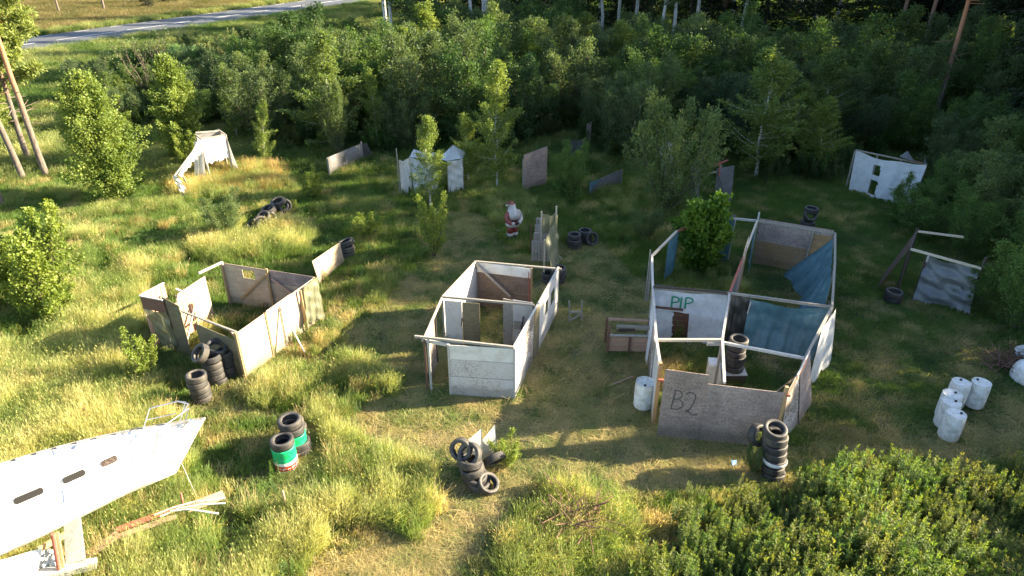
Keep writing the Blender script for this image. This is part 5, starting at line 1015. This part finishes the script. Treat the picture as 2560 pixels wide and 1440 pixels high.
for i in range(ns + 1):
    s = LB * (i / ns) ** 1.25; w = hb(s) - .02
    for j in range(7): o = -1 + j / 3; V.append(bpnt(s, o * w, sheer(s) + .07 * (1 - o * o) * min(1, s)))
for i in range(ns):
    for j in range(6): k = i * 7 + j; F.append((k, k + 1, k + 8, k + 7))
t.part('deck', (V, F), 'boat_white', smooth=True)
for sg, m_ in ((1, 'strake_grey'), (-1, 'wood_grey')):
    P_ = [bpnt(LB * (i / ns) ** 1.25, sg * hb(LB * (i / ns) ** 1.25), sheer(LB * (i / ns) ** 1.25) + .01) for i in range(ns + 1)]; t.part('rubbing_strake', tube(P_, .025, 6), m_)
for k in range(16):
    s = 1.6 + k * .4; a_, b_ = bpnt(s, -hb(s) + .06, sheer(s) + .04), bpnt(s + .26, -hb(s + .26) + .06, sheer(s) + .04); t.part('toe_rail', beam(a_, b_, .03, .05), 'strake_grey')
# cabin with portlights
V = []; F = []; st = [(1.25, .05), (1.7, .2), (2.3, .28), (3.4, .34), (5.0, .38), (7.2, .40)]
for s, hh in st:
    w = hb(s) * .42
    for o, z in ((-1.08, .0), (-.92, hh * .8), (-.7, hh), (0, hh + .05), (.7, hh), (.92, hh * .8), (1.08, .0)): V.append(bpnt(s, o * w, sheer(s) + .03 + z))
for i in range(len(st) - 1):
    for j in range(6): k = i * 7 + j; F.append((k, k + 1, k + 8, k + 7))
F.append(tuple(range(7))[::-1]); cab = t.part('cabin', (V, F), 'boat_white')
def port(s, ln, mat, hh, nm='portlight'):
    w = hb(s) * .42; wn = 0; c0 = bpnt(s, w * 1.0, sheer(s) + .03 + hh * .42); up = (bpnt(s, w * .92, sheer(s) + .03 + hh * .8) - bpnt(s, w * 1.08, sheer(s) + .03)).normalized(); fw_ = (bpnt(s + .3, hb(s + .3) * .42, sheer(s + .3)) - bpnt(s, w, sheer(s))).normalized(); nn_ = fw_.cross(up).normalized()
    if nn_.dot(side) < 0: nn_ = -nn_
    ring = []
    for a_ in range(20):
        an = 2 * math.pi * a_ / 20; cx = (ln / 2 - .06) * (1 if math.cos(an) > 0 else -1); ring.append(c0 + fw_ * (cx + .07 * math.cos(an)) + up * .07 * math.sin(an) + nn_ * .06)
    V = ring + [q - nn_ * .06 for q in ring]; F = [tuple(range(20)), tuple(range(20, 40))[::-1]] + [(i_, (i_ + 1) % 20, (i_ + 1) % 20 + 20, i_ + 20) for i_ in range(20)]
    t.part(nm, (V, F), mat)
port(2.15, .32, 'portlight_rim', .27); port(2.85, .42, 'portlight_glass', .32); port(3.7, .52, 'portlight_glass', .36)
ht = t.part('deck_hatch', hexa(bpnt(1.95, -.2, sheer(2) + .24), bpnt(2.4, -.2, sheer(2) + .28), bpnt(2.4, .2, sheer(2) + .28), bpnt(1.95, .2, sheer(2) + .24), (0, 0, .05)), 'lid_plastic')
for s0 in (1.68, 3.1, 4.3): t.part('deck_seam', join(beam(bpnt(s0, -hb(s0) * .9, sheer(s0) + .035), bpnt(s0, -hb(s0) * .5, sheer(s0) + .06), .012, .012), beam(bpnt(s0, hb(s0) * .55, sheer(s0) + .06), bpnt(s0, hb(s0) * .92, sheer(s0) + .035), .012, .012)), 'strake_grey')
t.part('hull_line', tube([bpnt(LB * (i / ns) ** 1.25 + .06, (hb(LB * (i / ns) ** 1.25) + .004) * .998, sheer(LB * (i / ns) ** 1.25) - .2) for i in range(1, ns + 1)], .012, 5), 'strake_grey')
t.part('rust_streak', beam(bpnt(1.5, .25, sheer(1.5) + .075), bpnt(1.75, .28, sheer(1.7) + .08), .03, .012), 'rust')
# deck fittings and bow rail
for s, o in ((2.2, -.15), (2.5, .3), (1.55, .1), (3.3, -.5), (4.0, -.2)): q = bpnt(s, o, sheer(s) + .10); t.part('cleat', beam(q, q + back * .13 + side * .02, .03, .04), 'metal_rail')
for s, o in ((3.4, -.35), (2.7, -.35), (4.4, -.5)): q = bpnt(s, o, sheer(s) + .3); t.part('deck_vent', lathe([(.09, -.1), (.09, .02), (.06, .05), (0, .06)], 14, tuple(q)), 'metal_rail', smooth=True)
rh = .52
def RP(s, o, z): return bpnt(s, o, sheer(s) + z)
for sg in (-1, 1):
    t.part('bow_rail', tube([RP(1.3, sg * hb(1.3) * .93, 0), RP(1.05, sg * hb(1.12) * .95, rh), RP(.95, sg * hb(1.05) * .95, rh + .02), RP(.45, sg * .26, rh + .06), RP(.3, sg * .15, rh + .04), RP(.55, sg * hb(.55) * .6, .03)], .016, 8), 'metal_rail')
    t.part('bow_rail', tube([RP(1.18, sg * hb(1.2) * .95, rh * .45), RP(.55, sg * .27, rh * .5)], .012, 8), 'metal_rail')
t.part('bow_rail', tube([RP(.45, -.26, rh + .06), RP(.27, 0, rh + .06), RP(.45, .26, rh + .06)], .016, 8), 'metal_rail')
t.part('bow_fitting', beam(RP(.28, -.08, .05), RP(.5, .08, .09), .09, .05), 'metal_rail'); t.part('anchor_roller', tube([RP(.75, -.12, .08), RP(.35, .02, .14)], .03, 8), 'strake_grey')
single('mooring_line', 'thin slack rope hanging from the bow of the boat into the grass', 'rope', tube([RP(1.1, hb(1.1), -.3), W(455, 1160, 1.0), W(487, 1232, .3), W(498, 1250, .05)], .008, 5), 'wood_white', tuple(W(487, 1240)))
# timber cradle: uprights, bearers and rubbish below the hull
ct = Thing('timber_cradle', 'rough timber cradle of planks and red pole propping the boat at the lower left corner', 'cradle', tuple(W(180, 1420)))
ct.part('plank', hexa(W(160, 1300, 1.35), W(200, 1290, 1.4), W(214, 1408, .55), W(166, 1414, .55), (.02, .03, .03)), 'wood_white'); ct.part('bearer', beam(W(95, 1440, .55), W(242, 1408, .45), .22, .16), 'wood_white')
ct.part('bearer', beam(W(-60, 1470, .55), W(100, 1440, .55), .22, .16), 'wood_white'); ct.part('pole', tube([W(132, 1335, 1.5), W(150, 1432, .5)], .045, 10), 'wood_red'); ct.part('prop', beam(W(143, 1330, 1.3), W(163, 1440, .4), .05, .05), 'wood_tan')
ct.part('brace', beam(W(95, 1375, 1.0), W(165, 1335, .9), .05, .14), 'wood_tan'); ct.part('brace', beam(W(140, 1360, .4), W(170, 1395, .3), .1, .25), 'wood_brown'); ct.part('foot', beam(W(200, 1350, .5), W(215, 1420, .0), .12, .12), 'wood_grey')
ct.part('board_panel', hexa(W(-60, 1420, 1.1), W(105, 1372, 1.15), W(90, 1450, .5), W(-60, 1500, .5), (0, .02, .03)), 'white_sheet')
single('crumpled_plastic', 'crumpled bag of white and grey plastic under the boat', 'bag', cloth(W(105, 1360, .9), W(140, 1372, .85), W(85, 1440, .5), W(150, 1430, .5), 16, 16, .09, 3, .03, .1, 99, cross=.05), 'cloth_bluewhite', tuple(W(120, 1430)))
# ------------------------------------------------------------------ person in the red and white suit
def person():
    c0 = W(1281, 604); T = Thing('person', 'person in red suit with white fur trim and black boots, seen from behind', 'person', tuple(c0)); X, Y = c0.x, c0.y
    fwd = Vector((-.55, .83, 0)).normalized(); rt = Vector((fwd.y, -fwd.x, 0))
    def Q(a, b_, z): return Vector((X, Y, 0)) + rt * a + fwd * b_ + Vector((0, 0, z))
    def skin(name, pts, edges, mat, lv=2, parent=None):
        me = bpy.data.meshes.new(name); me.from_pydata([tuple(Q(*p_[:3]) - T.loc) for p_ in pts], edges, []); me.update(); o = bpy.data.objects.new(name, me); COL.objects.link(o); o.parent = parent or T.o
        md = o.modifiers.new('skin', 'SKIN'); md.use_smooth_shade = True
        for v_, p_ in zip(me.skin_vertices[0].data, pts): v_.radius = (p_[3], p_[4] if len(p_) > 4 else p_[3])
        me.skin_vertices[0].data[0].use_root = True; sb = o.modifiers.new('sub', 'SUBSURF'); sb.levels = sb.render_levels = lv; me.materials.append(MATS[mat]); return o
    # one continuous body under the clothes: pelvis, legs, spine, neck, head, arms
    skin('body', [(0, 0, .95, .13), (0, 0, 1.2, .14), (0, 0, 1.42, .15), (0, .02, 1.54, .06), (0, .05, 1.66, .085), (0, .05, 1.74, .07),
                  (.1, 0, .88, .09), (.13, .02, .5, .06), (.14, 0, .1, .045), (-.1, 0, .88, .09), (-.13, .02, .5, .06), (-.14, 0, .1, .045),
                  (.2, 0, 1.42, .06), (.32, -.05, 1.15, .045), (.16, -.24, 1.0, .035), (-.2, 0, 1.42, .06), (-.32, -.05, 1.15, .045), (-.16, -.24, 1.0, .035)],
         [(0, 1), (1, 2), (2, 3), (3, 4), (4, 5), (0, 6), (6, 7), (7, 8), (0, 9), (9, 10), (10, 11), (2, 12), (12, 13), (13, 14), (2, 15), (15, 16), (16, 17)], 'skin')
    def loft(rings, seg=20):
        V = []; F = []
        for a, b_, z, rx, ry, *nz in rings:
            for k in range(seg): an = 2 * math.pi * k / seg; wob = 1 + .03 * math.sin(5 * an + z * 20); V.append(Q(a + rx * math.cos(an) * wob, b_ + ry * math.sin(an) * wob, z))
        for i in range(len(rings) - 1):
            for k in range(seg): F.append((i * seg + k, i * seg + (k + 1) % seg, (i + 1) * seg + (k + 1) % seg, (i + 1) * seg + k))
        F.append(tuple(range(seg))[::-1]); F.append(tuple(range((len(rings) - 1) * seg, len(rings) * seg))); return V, F
    for sg in (-1, 1):
        T.part('trouser_leg', loft([(sg * .12, .0, .40, .115, .13), (sg * .12, .0, .62, .13, .15), (sg * .10, 0, .92, .15, .19)]), 'suit_red', smooth=True)
        T.part('fur_cuff', loft([(sg * .12, 0, .33, .12, .14), (sg * .12, 0, .36, .14, .16), (sg * .12, 0, .43, .14, .16), (sg * .12, 0, .46, .12, .14)]), 'fur_white', smooth=True)
        T.part('boot', join(loft([(sg * .12, .02, .0, .065, .15), (sg * .12, .03, .05, .068, .17), (sg * .12, .02, .11, .062, .12), (sg * .12, -.01, .18, .065, .085), (sg * .12, 0, .36, .085, .1)])), 'boot_black', smooth=True)
    jk = T.part('jacket', loft([(0, 0, .84, .26, .24), (0, 0, .98, .29, .27), (0, 0, 1.08, .26, .245), (0, 0, 1.25, .28, .26), (0, 0, 1.42, .27, .22), (0, .01, 1.52, .17, .14), (0, .02, 1.58, .10, .09)], 28), 'suit_red', smooth=True)
    T.part('fur_hem', loft([(0, 0, .78, .25, .24), (0, 0, .80, .30, .28), (0, 0, .88, .31, .29), (0, 0, .93, .28, .26)]), 'fur_white', smooth=True, parent=jk)
    T.part('belt', loft([(0, 0, 1.04, .272, .256), (0, 0, 1.05, .278, .262), (0, 0, 1.11, .278, .262), (0, 0, 1.12, .272, .256)]), 'boot_black', parent=jk)
    T.part('fur_cape', loft([(.02, -.06, 1.14, .25, .22), (.02, -.07, 1.25, .29, .25), (.02, -.04, 1.42, .29, .24), (0, -.01, 1.53, .2, .17), (0, .01, 1.6, .13, .12)]), 'fur_white', smooth=True)
    T.part('hair', loft([(0, -.17, 1.16, .06, .06), (0, -.19, 1.28, .15, .14), (0, -.14, 1.42, .19, .18), (0, -.05, 1.56, .15, .14), (0, -.0, 1.70, .125, .125)]), 'hair_grey', smooth=True)
    T.part('beard', loft([(-.02, .2, 1.38, .05, .04), (-.02, .2, 1.46, .09, .07), (0, .16, 1.56, .11, .08), (0, .13, 1.63, .09, .06)]), 'fur_white', smooth=True)
    for sg in (-1, 1):
        T.part('eye', lathe([(0, -.012), (.012, 0), (0, .012)], 8, tuple(Q(sg * .035, .135, 1.68))), 'boot_black'); T.part('ear', loft([(sg * .095, .05, 1.63, .012, .025), (sg * .1, .05, 1.67, .015, .03), (sg * .095, .05, 1.70, .01, .02)], 8), 'skin', smooth=True)
    T.part('nose', loft([(0, .145, 1.635, .016, .02), (0, .16, 1.65, .018, .02), (0, .14, 1.69, .008, .01)], 8), 'skin', smooth=True)
    hat = T.part('hat', loft([(0, .04, 1.70, .125, .135), (-.01, .04, 1.80, .115, .12), (-.04, .04, 1.88, .07, .08), (-.1, .06, 1.9, .04, .05), (-.17, .08, 1.84, .03, .035), (-.21, .09, 1.76, .022, .025)]), 'suit_red', smooth=True)
    T.part('fur_band', loft([(0, .04, 1.67, .12, .13), (0, .04, 1.68, .145, .15), (0, .04, 1.75, .145, .15), (0, .04, 1.77, .12, .13)]), 'fur_white', smooth=True, parent=hat); T.part('pompom', loft([(-.22, .09, 1.67, .02, .02), (-.22, .09, 1.70, .05, .05), (-.22, .09, 1.75, .05, .05), (-.22, .09, 1.78, .02, .02)], 12), 'fur_white', smooth=True, parent=hat)
    for sg in (-1, 1):
        skin('sleeve', [(sg * .2, -.02, 1.46, .11), (sg * .34, -.05, 1.27, .115), (sg * .38, -.12, 1.1, .10), (sg * .27, -.25, 1.03, .085), (sg * .2, -.29, 1.0, .08)], [(0, 1), (1, 2), (2, 3), (3, 4)], 'fur_white' if sg > 0 else 'suit_red')
        T.part('fur_cuff', loft([(sg * .17, -.31, .93, .06, .06), (sg * .17, -.31, .96, .085, .08), (sg * .17, -.31, 1.04, .085, .08), (sg * .17, -.31, 1.07, .06, .06)]), 'fur_white', smooth=True)
        pts = [(sg * .13, -.32, .98, .035, .028), (sg * .09, -.335, .97, .04, .022), (sg * .05, -.34, .965, .038, .02)]; ed = [(0, 1), (1, 2)]
        for f in range(4): z = 1.0 - f * .022; l = (.045, .05, .048, .036)[f]; n = len(pts); pts += [(sg * .045, -.345, z, .012), (sg * (.045 - l * .5), -.36, z - .01, .011), (sg * (.045 - l), -.355, z - .03, .009)]; ed += [(2, n), (n, n + 1), (n + 1, n + 2)]
        n = len(pts); pts += [(sg * .1, -.345, 1.02, .014), (sg * .075, -.35, 1.045, .011)]; ed += [(1, n), (n, n + 1)]; skin('gloved_hand', pts, ed, 'boot_black', 1)
person()
BUILD=[]
# ------------------------------------------------------------------ grass, nettles and undergrowth (uncountable: stuff)
def tuft_mesh(seed, n, rad, hl, w, lean, head=False, flat=False):
    g = np.random.default_rng(seed); a = g.uniform(0, 6.28, n); r = rad * np.sqrt(g.random(n)); B = np.stack([r * np.cos(a), r * np.sin(a), np.zeros(n)], 1)
    az = g.uniform(0, 6.28, n); ln = hl * g.uniform(.5, 1.15, n); le = lean * g.uniform(.3, 1.4, n); D = np.stack([np.cos(az), np.sin(az), np.zeros(n)], 1); S = np.stack([-np.sin(az + .8), np.cos(az + .8), np.zeros(n)], 1)
    up = np.array([0, 0, 1.]); ww = (w * g.uniform(.6, 1.3, n))[:, None]
    if flat: z1, z2 = .35, .4
    else: z1, z2 = .55, .95
    M = B + D * (le * ln * .35)[:, None] + up * (ln * z1)[:, None]; T = B + D * (le * ln)[:, None] + up * (ln * z2 * (1 - .25 * le))[:, None]
    V = np.stack([B - S * ww / 2, B + S * ww / 2, M + S * ww * .45, M - S * ww * .45, T + S * ww * .08, T - S * ww * .08], 1).reshape(-1, 3)
    o = np.arange(n)[:, None] * 6; F = np.concatenate([o + [0, 1, 2, 3], o + [3, 2, 4, 5]]); vv = np.tile(np.clip(g.normal(.5, .3, n), 0, 1), 2)
    if head:
        k = n // 5; P = T[:k]; HV, HF = leaf_quads(P - up * .05, np.tile(up, (k, 1)) + D[:k] * .4, .085, .015, g); n0 = len(V); V = np.concatenate([V, HV]); F = np.concatenate([F, HF + n0]); vv = np.concatenate([vv, np.ones(k)])
    return mesh('tuft', V, F, 'grass_blade', attr=vv)
def nettle_mesh(seed, H=1.0):
    g = np.random.default_rng(seed); A, B, P, D = [], [], [], []; n = 9
    for i in range(n):
        b0 = np.array([g.normal(0, .17), g.normal(0, .17), 0]); tp = b0 + np.array([g.normal(0, .09), g.normal(0, .09), H * g.uniform(.75, 1.1)]); A.append(b0); B.append(tp)
        for j in range(20):
            t = .3 + .7 * j / 20; c0 = b0 + (tp - b0) * t; a = g.uniform(0, 6.28)
            for q in range(3): aa = a + q * 2.1; P.append(c0); D.append([math.cos(aa), math.sin(aa), .35 - .5 * (1 - t) + (.9 if j > 16 else 0)])
    V, F = leaf_quads(np.array(P), np.array(D, float), .085, .03, g, 1.2); vv = np.clip((np.array(P)[:, 2] / H) * .8 + g.normal(0, .15, len(F)), 0, 1)
    SV, SF = ntube(A, B, np.full(n, .007), np.full(n, .004), 4); V, F = np.concatenate([V, SV]), np.concatenate([F, SF + len(V)]); vv = np.concatenate([vv, np.full(len(SF), .2)])
    return mesh('nettle', V, F, 'nettle_leaf', attr=vv)
def bank(name, meshes):
    c = bpy.data.collections.new(name)
    for i, me in enumerate(meshes): o = bpy.data.objects.new('%s_%02d' % (name, i), me); c.objects.link(o)
    return c
def scatter(name, P, scl, idx, tint, coll, tilt=.12):
    n = len(P); me = bpy.data.meshes.new(name); me.vertices.add(n); me.vertices.foreach_set('co', P.astype(np.float32).ravel())
    rot = np.stack([rng.normal(0, tilt, n), rng.normal(0, tilt, n), rng.uniform(0, 6.28, n)], 1)
    for nm, ty, ar, key in (('rot', 'FLOAT_VECTOR', rot, 'vector'), ('scl', 'FLOAT_VECTOR', scl, 'vector'), ('idx', 'INT', idx, 'value'), ('tint', 'FLOAT_COLOR', np.concatenate([tint, np.ones((n, 1))], 1), 'color')):
        a = me.attributes.new(nm, ty, 'POINT'); a.data.foreach_set(key, (ar.astype(np.int32) if ty == 'INT' else ar.astype(np.float32)).ravel())
    o = bpy.data.objects.new(name, me); COL.objects.link(o); o['kind'] = 'stuff'
    ng = bpy.data.node_groups.new(name, 'GeometryNodeTree'); ng.interface.new_socket('Geometry', in_out='INPUT', socket_type='NodeSocketGeometry'); ng.interface.new_socket('Geometry', in_out='OUTPUT', socket_type='NodeSocketGeometry')
    i = ng.nodes.new('NodeGroupInput'); u = ng.nodes.new('NodeGroupOutput'); ip = ng.nodes.new('GeometryNodeInstanceOnPoints'); ci = ng.nodes.new('GeometryNodeCollectionInfo')
    ci.inputs['Collection'].default_value = coll; ci.inputs['Separate Children'].default_value = True; ci.inputs['Reset Children'].default_value = True; ip.inputs['Pick Instance'].default_value = True
    def na(nm, ty): q = ng.nodes.new('GeometryNodeInputNamedAttribute'); q.data_type = ty; q.inputs['Name'].default_value = nm; return q.outputs['Attribute']
    ng.links.new(i.outputs[0], ip.inputs['Points']); ng.links.new(ci.outputs[0], ip.inputs['Instance']); ng.links.new(na('idx', 'INT'), ip.inputs['Instance Index'])
    ng.links.new(na('rot', 'FLOAT_VECTOR'), ip.inputs['Rotation']); ng.links.new(na('scl', 'FLOAT_VECTOR'), ip.inputs['Scale']); ng.links.new(ip.outputs[0], u.inputs[0])
    md = o.modifiers.new('scatter', 'NODES'); md.node_group = ng; return o
def jgrid(x0, x1, y0, y1, s):
    X, Y = np.meshgrid(np.arange(x0, x1, s), np.arange(y0, y1, s)); P = np.stack([X.ravel(), Y.ravel()], 1); P += rng.uniform(-.5, .5, P.shape) * s
    P = P[np.abs(P[:, 0]) < .80 * P[:, 1] + 6]; return P[np.abs(road_off(P)) > RW / 2 + .9]
def colmix(P, w, a, b_): a, b_ = np.array(a), np.array(b_); return a * (1 - w[:, None]) + b_ * w[:, None]
GREEN, DEEP, STRAW, GOLD, RUSTY = (.105, .18, .04), (.045, .11, .03), (.46, .38, .21), (.42, .42, .20), (.36, .24, .11)
short = bank('short_tuft', [tuft_mesh(200 + i, 70, .24, .15 + .02 * (i % 3), .013, .9) for i in range(6)])
flat_ = bank('straw_tuft', [tuft_mesh(220 + i, 60, .26, .17, .011, 2.2, flat=True) for i in range(5)])
tallb = bank('tall_tuft', [tuft_mesh(240 + i, 100, .22, .54 + .06 * i, .0095, .42, head=True) for i in range(6)])
def height_mask(P):
    tall = zone(P, Z_TALL, .5); bare = zone(P, Z_BARE, .3); path = zone(P, Z_PATH, .4); net = zone(P, Z_NET, .5)
    return tall, bare & ~tall, path & ~tall, net
def inner(P, grow=0):
    r = np.zeros(len(P), bool)
    for z in BUILD: r |= inside(P, z)
    return r
def cut(P):
    f = np.ones(len(P)); C = np.array(CLEAR)
    for x, y, r_ in {(round(a, 1), round(b, 1), c) for a, b, c in CLEAR}:
        f = np.minimum(f, np.where((P[:, 0] - x) ** 2 + (P[:, 1] - y + .3) ** 2 < (r_ + .25) ** 2, .35, 1))
    return f
for a_, b_, r_ in ((cF, cR, .5), (cF, fp0, .5), (a0, b0, .5), (cB, cR, .3), (fl, fr, .6), (fr, br, .5), (bl, br, .3), (A1, B4, .6), (A1, A4, .4), (A3, B2_, .4), (A7, A8, .5), (B4, A8, .4)):
    for k in range(9): q = lerp(a_, b_, k / 8); CLEAR.append((q.x, q.y, r_))
# short and middling grass
P = jgrid(-40, 40, 8, 60, .2); tall, bare, path, net = height_mask(P); n1 = fbm(P, .5, 41); n2 = fbm(P, 1.7, 51)
kp = ~net & ~(path & (rng.random(len(P)) < .35)) & ~(tall & (rng.random(len(P)) < .5)) & (rng.random(len(P)) < np.where(P[:, 1] > 40, .4, 1.))
P, n1, n2, bare, path, tall = P[kp], n1[kp], n2[kp], bare[kp], path[kp], tall[kp]
right = P[:, 0] > 2
dryw = np.clip((n2 - .45) * 3.2 + bare * .26 + path * .7 - .1 + (P[:, 1] < 21) * .12 - (P[:, 1] > 24) * .22, 0, 1)
tint = colmix(P, dryw, GREEN, STRAW); tint = tint * (1 - np.clip((.45 - n1) * 4, 0, .6))[:, None] + np.array(DEEP) * np.clip((.45 - n1) * 4, 0, .6)[:, None]
tint *= rng.uniform(.75, 1.2, (len(P), 1))
hs = np.where(bare, .58, 1.45) * np.where(path, .6, 1) * (.5 + n1 * 1.1); hs = np.where((P[:, 1] > 22) & ~bare, hs * 1.15, hs); hs = np.where((~bare) & (P[:, 0] > 8) & (P[:, 1] < 30), hs * .6, hs)
scl = np.stack([rng.uniform(.8, 1.25, len(P))] * 2 + [hs * np.maximum(cut(P), .6)], 1)
scatter('short_grass', np.column_stack([P, np.full(len(P), -.04)]), scl, rng.integers(0, 6, len(P)), tint, short)
# cut straw lying on the trodden parts
P = jgrid(-16, 22, 8, 34, .24); tall, bare, path, net = height_mask(P); n2 = fbm(P, 1.7, 51); kp = (bare | path) & ~net & (rng.random(len(P)) < .25 + .7 * (n2 > .5) + .4 * path)
P = P[kp]; n2 = n2[kp]; tint = colmix(P, np.clip(rng.normal(.62, .25, len(P)), 0, 1), GREEN, STRAW)
scatter('cut_straw', np.column_stack([P, np.full(len(P), -.01)]), np.stack([rng.uniform(.8, 1.3, len(P))] * 2 + [rng.uniform(.4, .8, len(P))], 1), rng.integers(0, 5, len(P)), tint, flat_)
# long grass
P = jgrid(-34, 14, 7, 50, .19); tall, bare, path, net = height_mask(P); n1 = fbm(P, .6, 61); n2 = fbm(P, .25, 71)
mid = (~tall) & (~bare) & (~path) & (~net) & (P[:, 1] > 19) & (n1 > .55) & (P[:, 0] < 9)
kp = (tall & (n1 > .3)) | (mid & (rng.random(len(P)) < .45)); P, n1, n2, tall = P[kp], n1[kp], n2[kp], tall[kp]
w_ = np.clip((.35 + (n1 - .5) * 2.4) * np.where(tall, 1, .35) + rng.normal(0, .18, len(P)) + (P[:, 1] < 20) * .1, 0, 1); tint = colmix(P, w_, GREEN, GOLD)
rw = zone(P, [poly([(420, 410), (720, 410), (730, 480), (420, 500)]), poly([(280, 560), (420, 560), (380, 640), (280, 640)])], .4) & (rng.random(len(P)) < .3); tint[rw] = np.array(RUSTY) * rng.uniform(.8, 1.2, (rw.sum(), 1))
st = rng.random(len(P)) < .10; tint[st] = np.array(STRAW); tint *= rng.uniform(.75, 1.2, (len(P), 1))
hz_ = (.45 + n1 * .95) * np.where(tall, 1, .62) * cut(P)
scatter('long_grass', np.column_stack([P, np.full(len(P), -.04)]), np.stack([rng.uniform(.8, 1.2, len(P))] * 2 + [hz_], 1), rng.integers(0, 6, len(P)), tint, tallb, .1)
# nettle bed, and loose herbs among the grass
net_b = bank('nettle_plant', [nettle_mesh(300 + i, .9 + .08 * i) for i in range(6)])
P = jgrid(-20, 22, 6, 34, .24); tall, bare, path, net = height_mask(P); n1 = fbm(P, .5, 81); herb = (~net) & (~bare) & (~path) & (rng.random(len(P)) < np.where(n1 > .55, .10, .02)) & (P[:, 0] < 6)
kp = net | herb; P, n1, net = P[kp], n1[kp], net[kp]; tint = np.stack([rng.uniform(.85, 1.3, len(P)), rng.uniform(.85, 1.1, len(P)), rng.uniform(.6, 1.2, len(P))], 1)
s_ = np.where(net, .28 + n1 * 1.0, .45) * rng.uniform(.8, 1.15, len(P)); scatter('nettle_bed', np.column_stack([P, np.full(len(P), -.03)]), np.stack([s_, s_, s_], 1), rng.integers(0, 6, len(P)), tint, net_b, .08)
# undergrowth beneath the thicket, far meadow and verge beyond the road
P = jgrid(-75, 60, 36, 130, .62); n1 = fbm(P, .35, 91); far = P[:, 1] > 50; verge = (P[:, 0] < -8)
tint = colmix(P, np.clip((n1 - .4) * 1.6 * verge + rng.normal(0, .1, len(P)), 0, 1), (.07, .13, .03), GOLD) * rng.uniform(.7, 1.2, (len(P), 1)); beyond = road_off(P) * np.sign(RN.x * -1) > RW / 2 + 3; tint[beyond] = colmix(P[beyond], np.clip(n1[beyond] * 1.5 - .2, 0, 1), (.09, .10, .035), (.19, .16, .085))
kp = (verge | (rng.random(len(P)) < .6)); P, n1, tint = P[kp], n1[kp], tint[kp]
scatter('meadow_grass', np.column_stack([P, np.full(len(P), -.04)]), np.stack([rng.uniform(1.8, 2.8, len(P))] * 2 + [.55 + n1 * .6], 1), rng.integers(0, 6, len(P)), tint, tallb, .1)
P = jgrid(-46, 60, 34, 84, .8); n1 = fbm(P, .4, 95); inth = inside(P, TP); inrb = inside(P, RB); kp = (inth & (rng.random(len(P)) < .5)) | (inrb & (n1 > .4)) ; P = P[kp]; n1 = n1[kp]
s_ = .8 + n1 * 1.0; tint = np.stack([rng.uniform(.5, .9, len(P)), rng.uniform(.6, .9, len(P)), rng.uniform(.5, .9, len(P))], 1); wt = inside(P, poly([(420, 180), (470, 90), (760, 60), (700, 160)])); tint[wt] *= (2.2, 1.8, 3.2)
scatter('undergrowth', np.column_stack([P, np.full(len(P), -.03)]), np.stack([s_ * 1.5, s_ * 1.5, s_], 1), rng.integers(0, 6, len(P)), tint, net_b, .1)
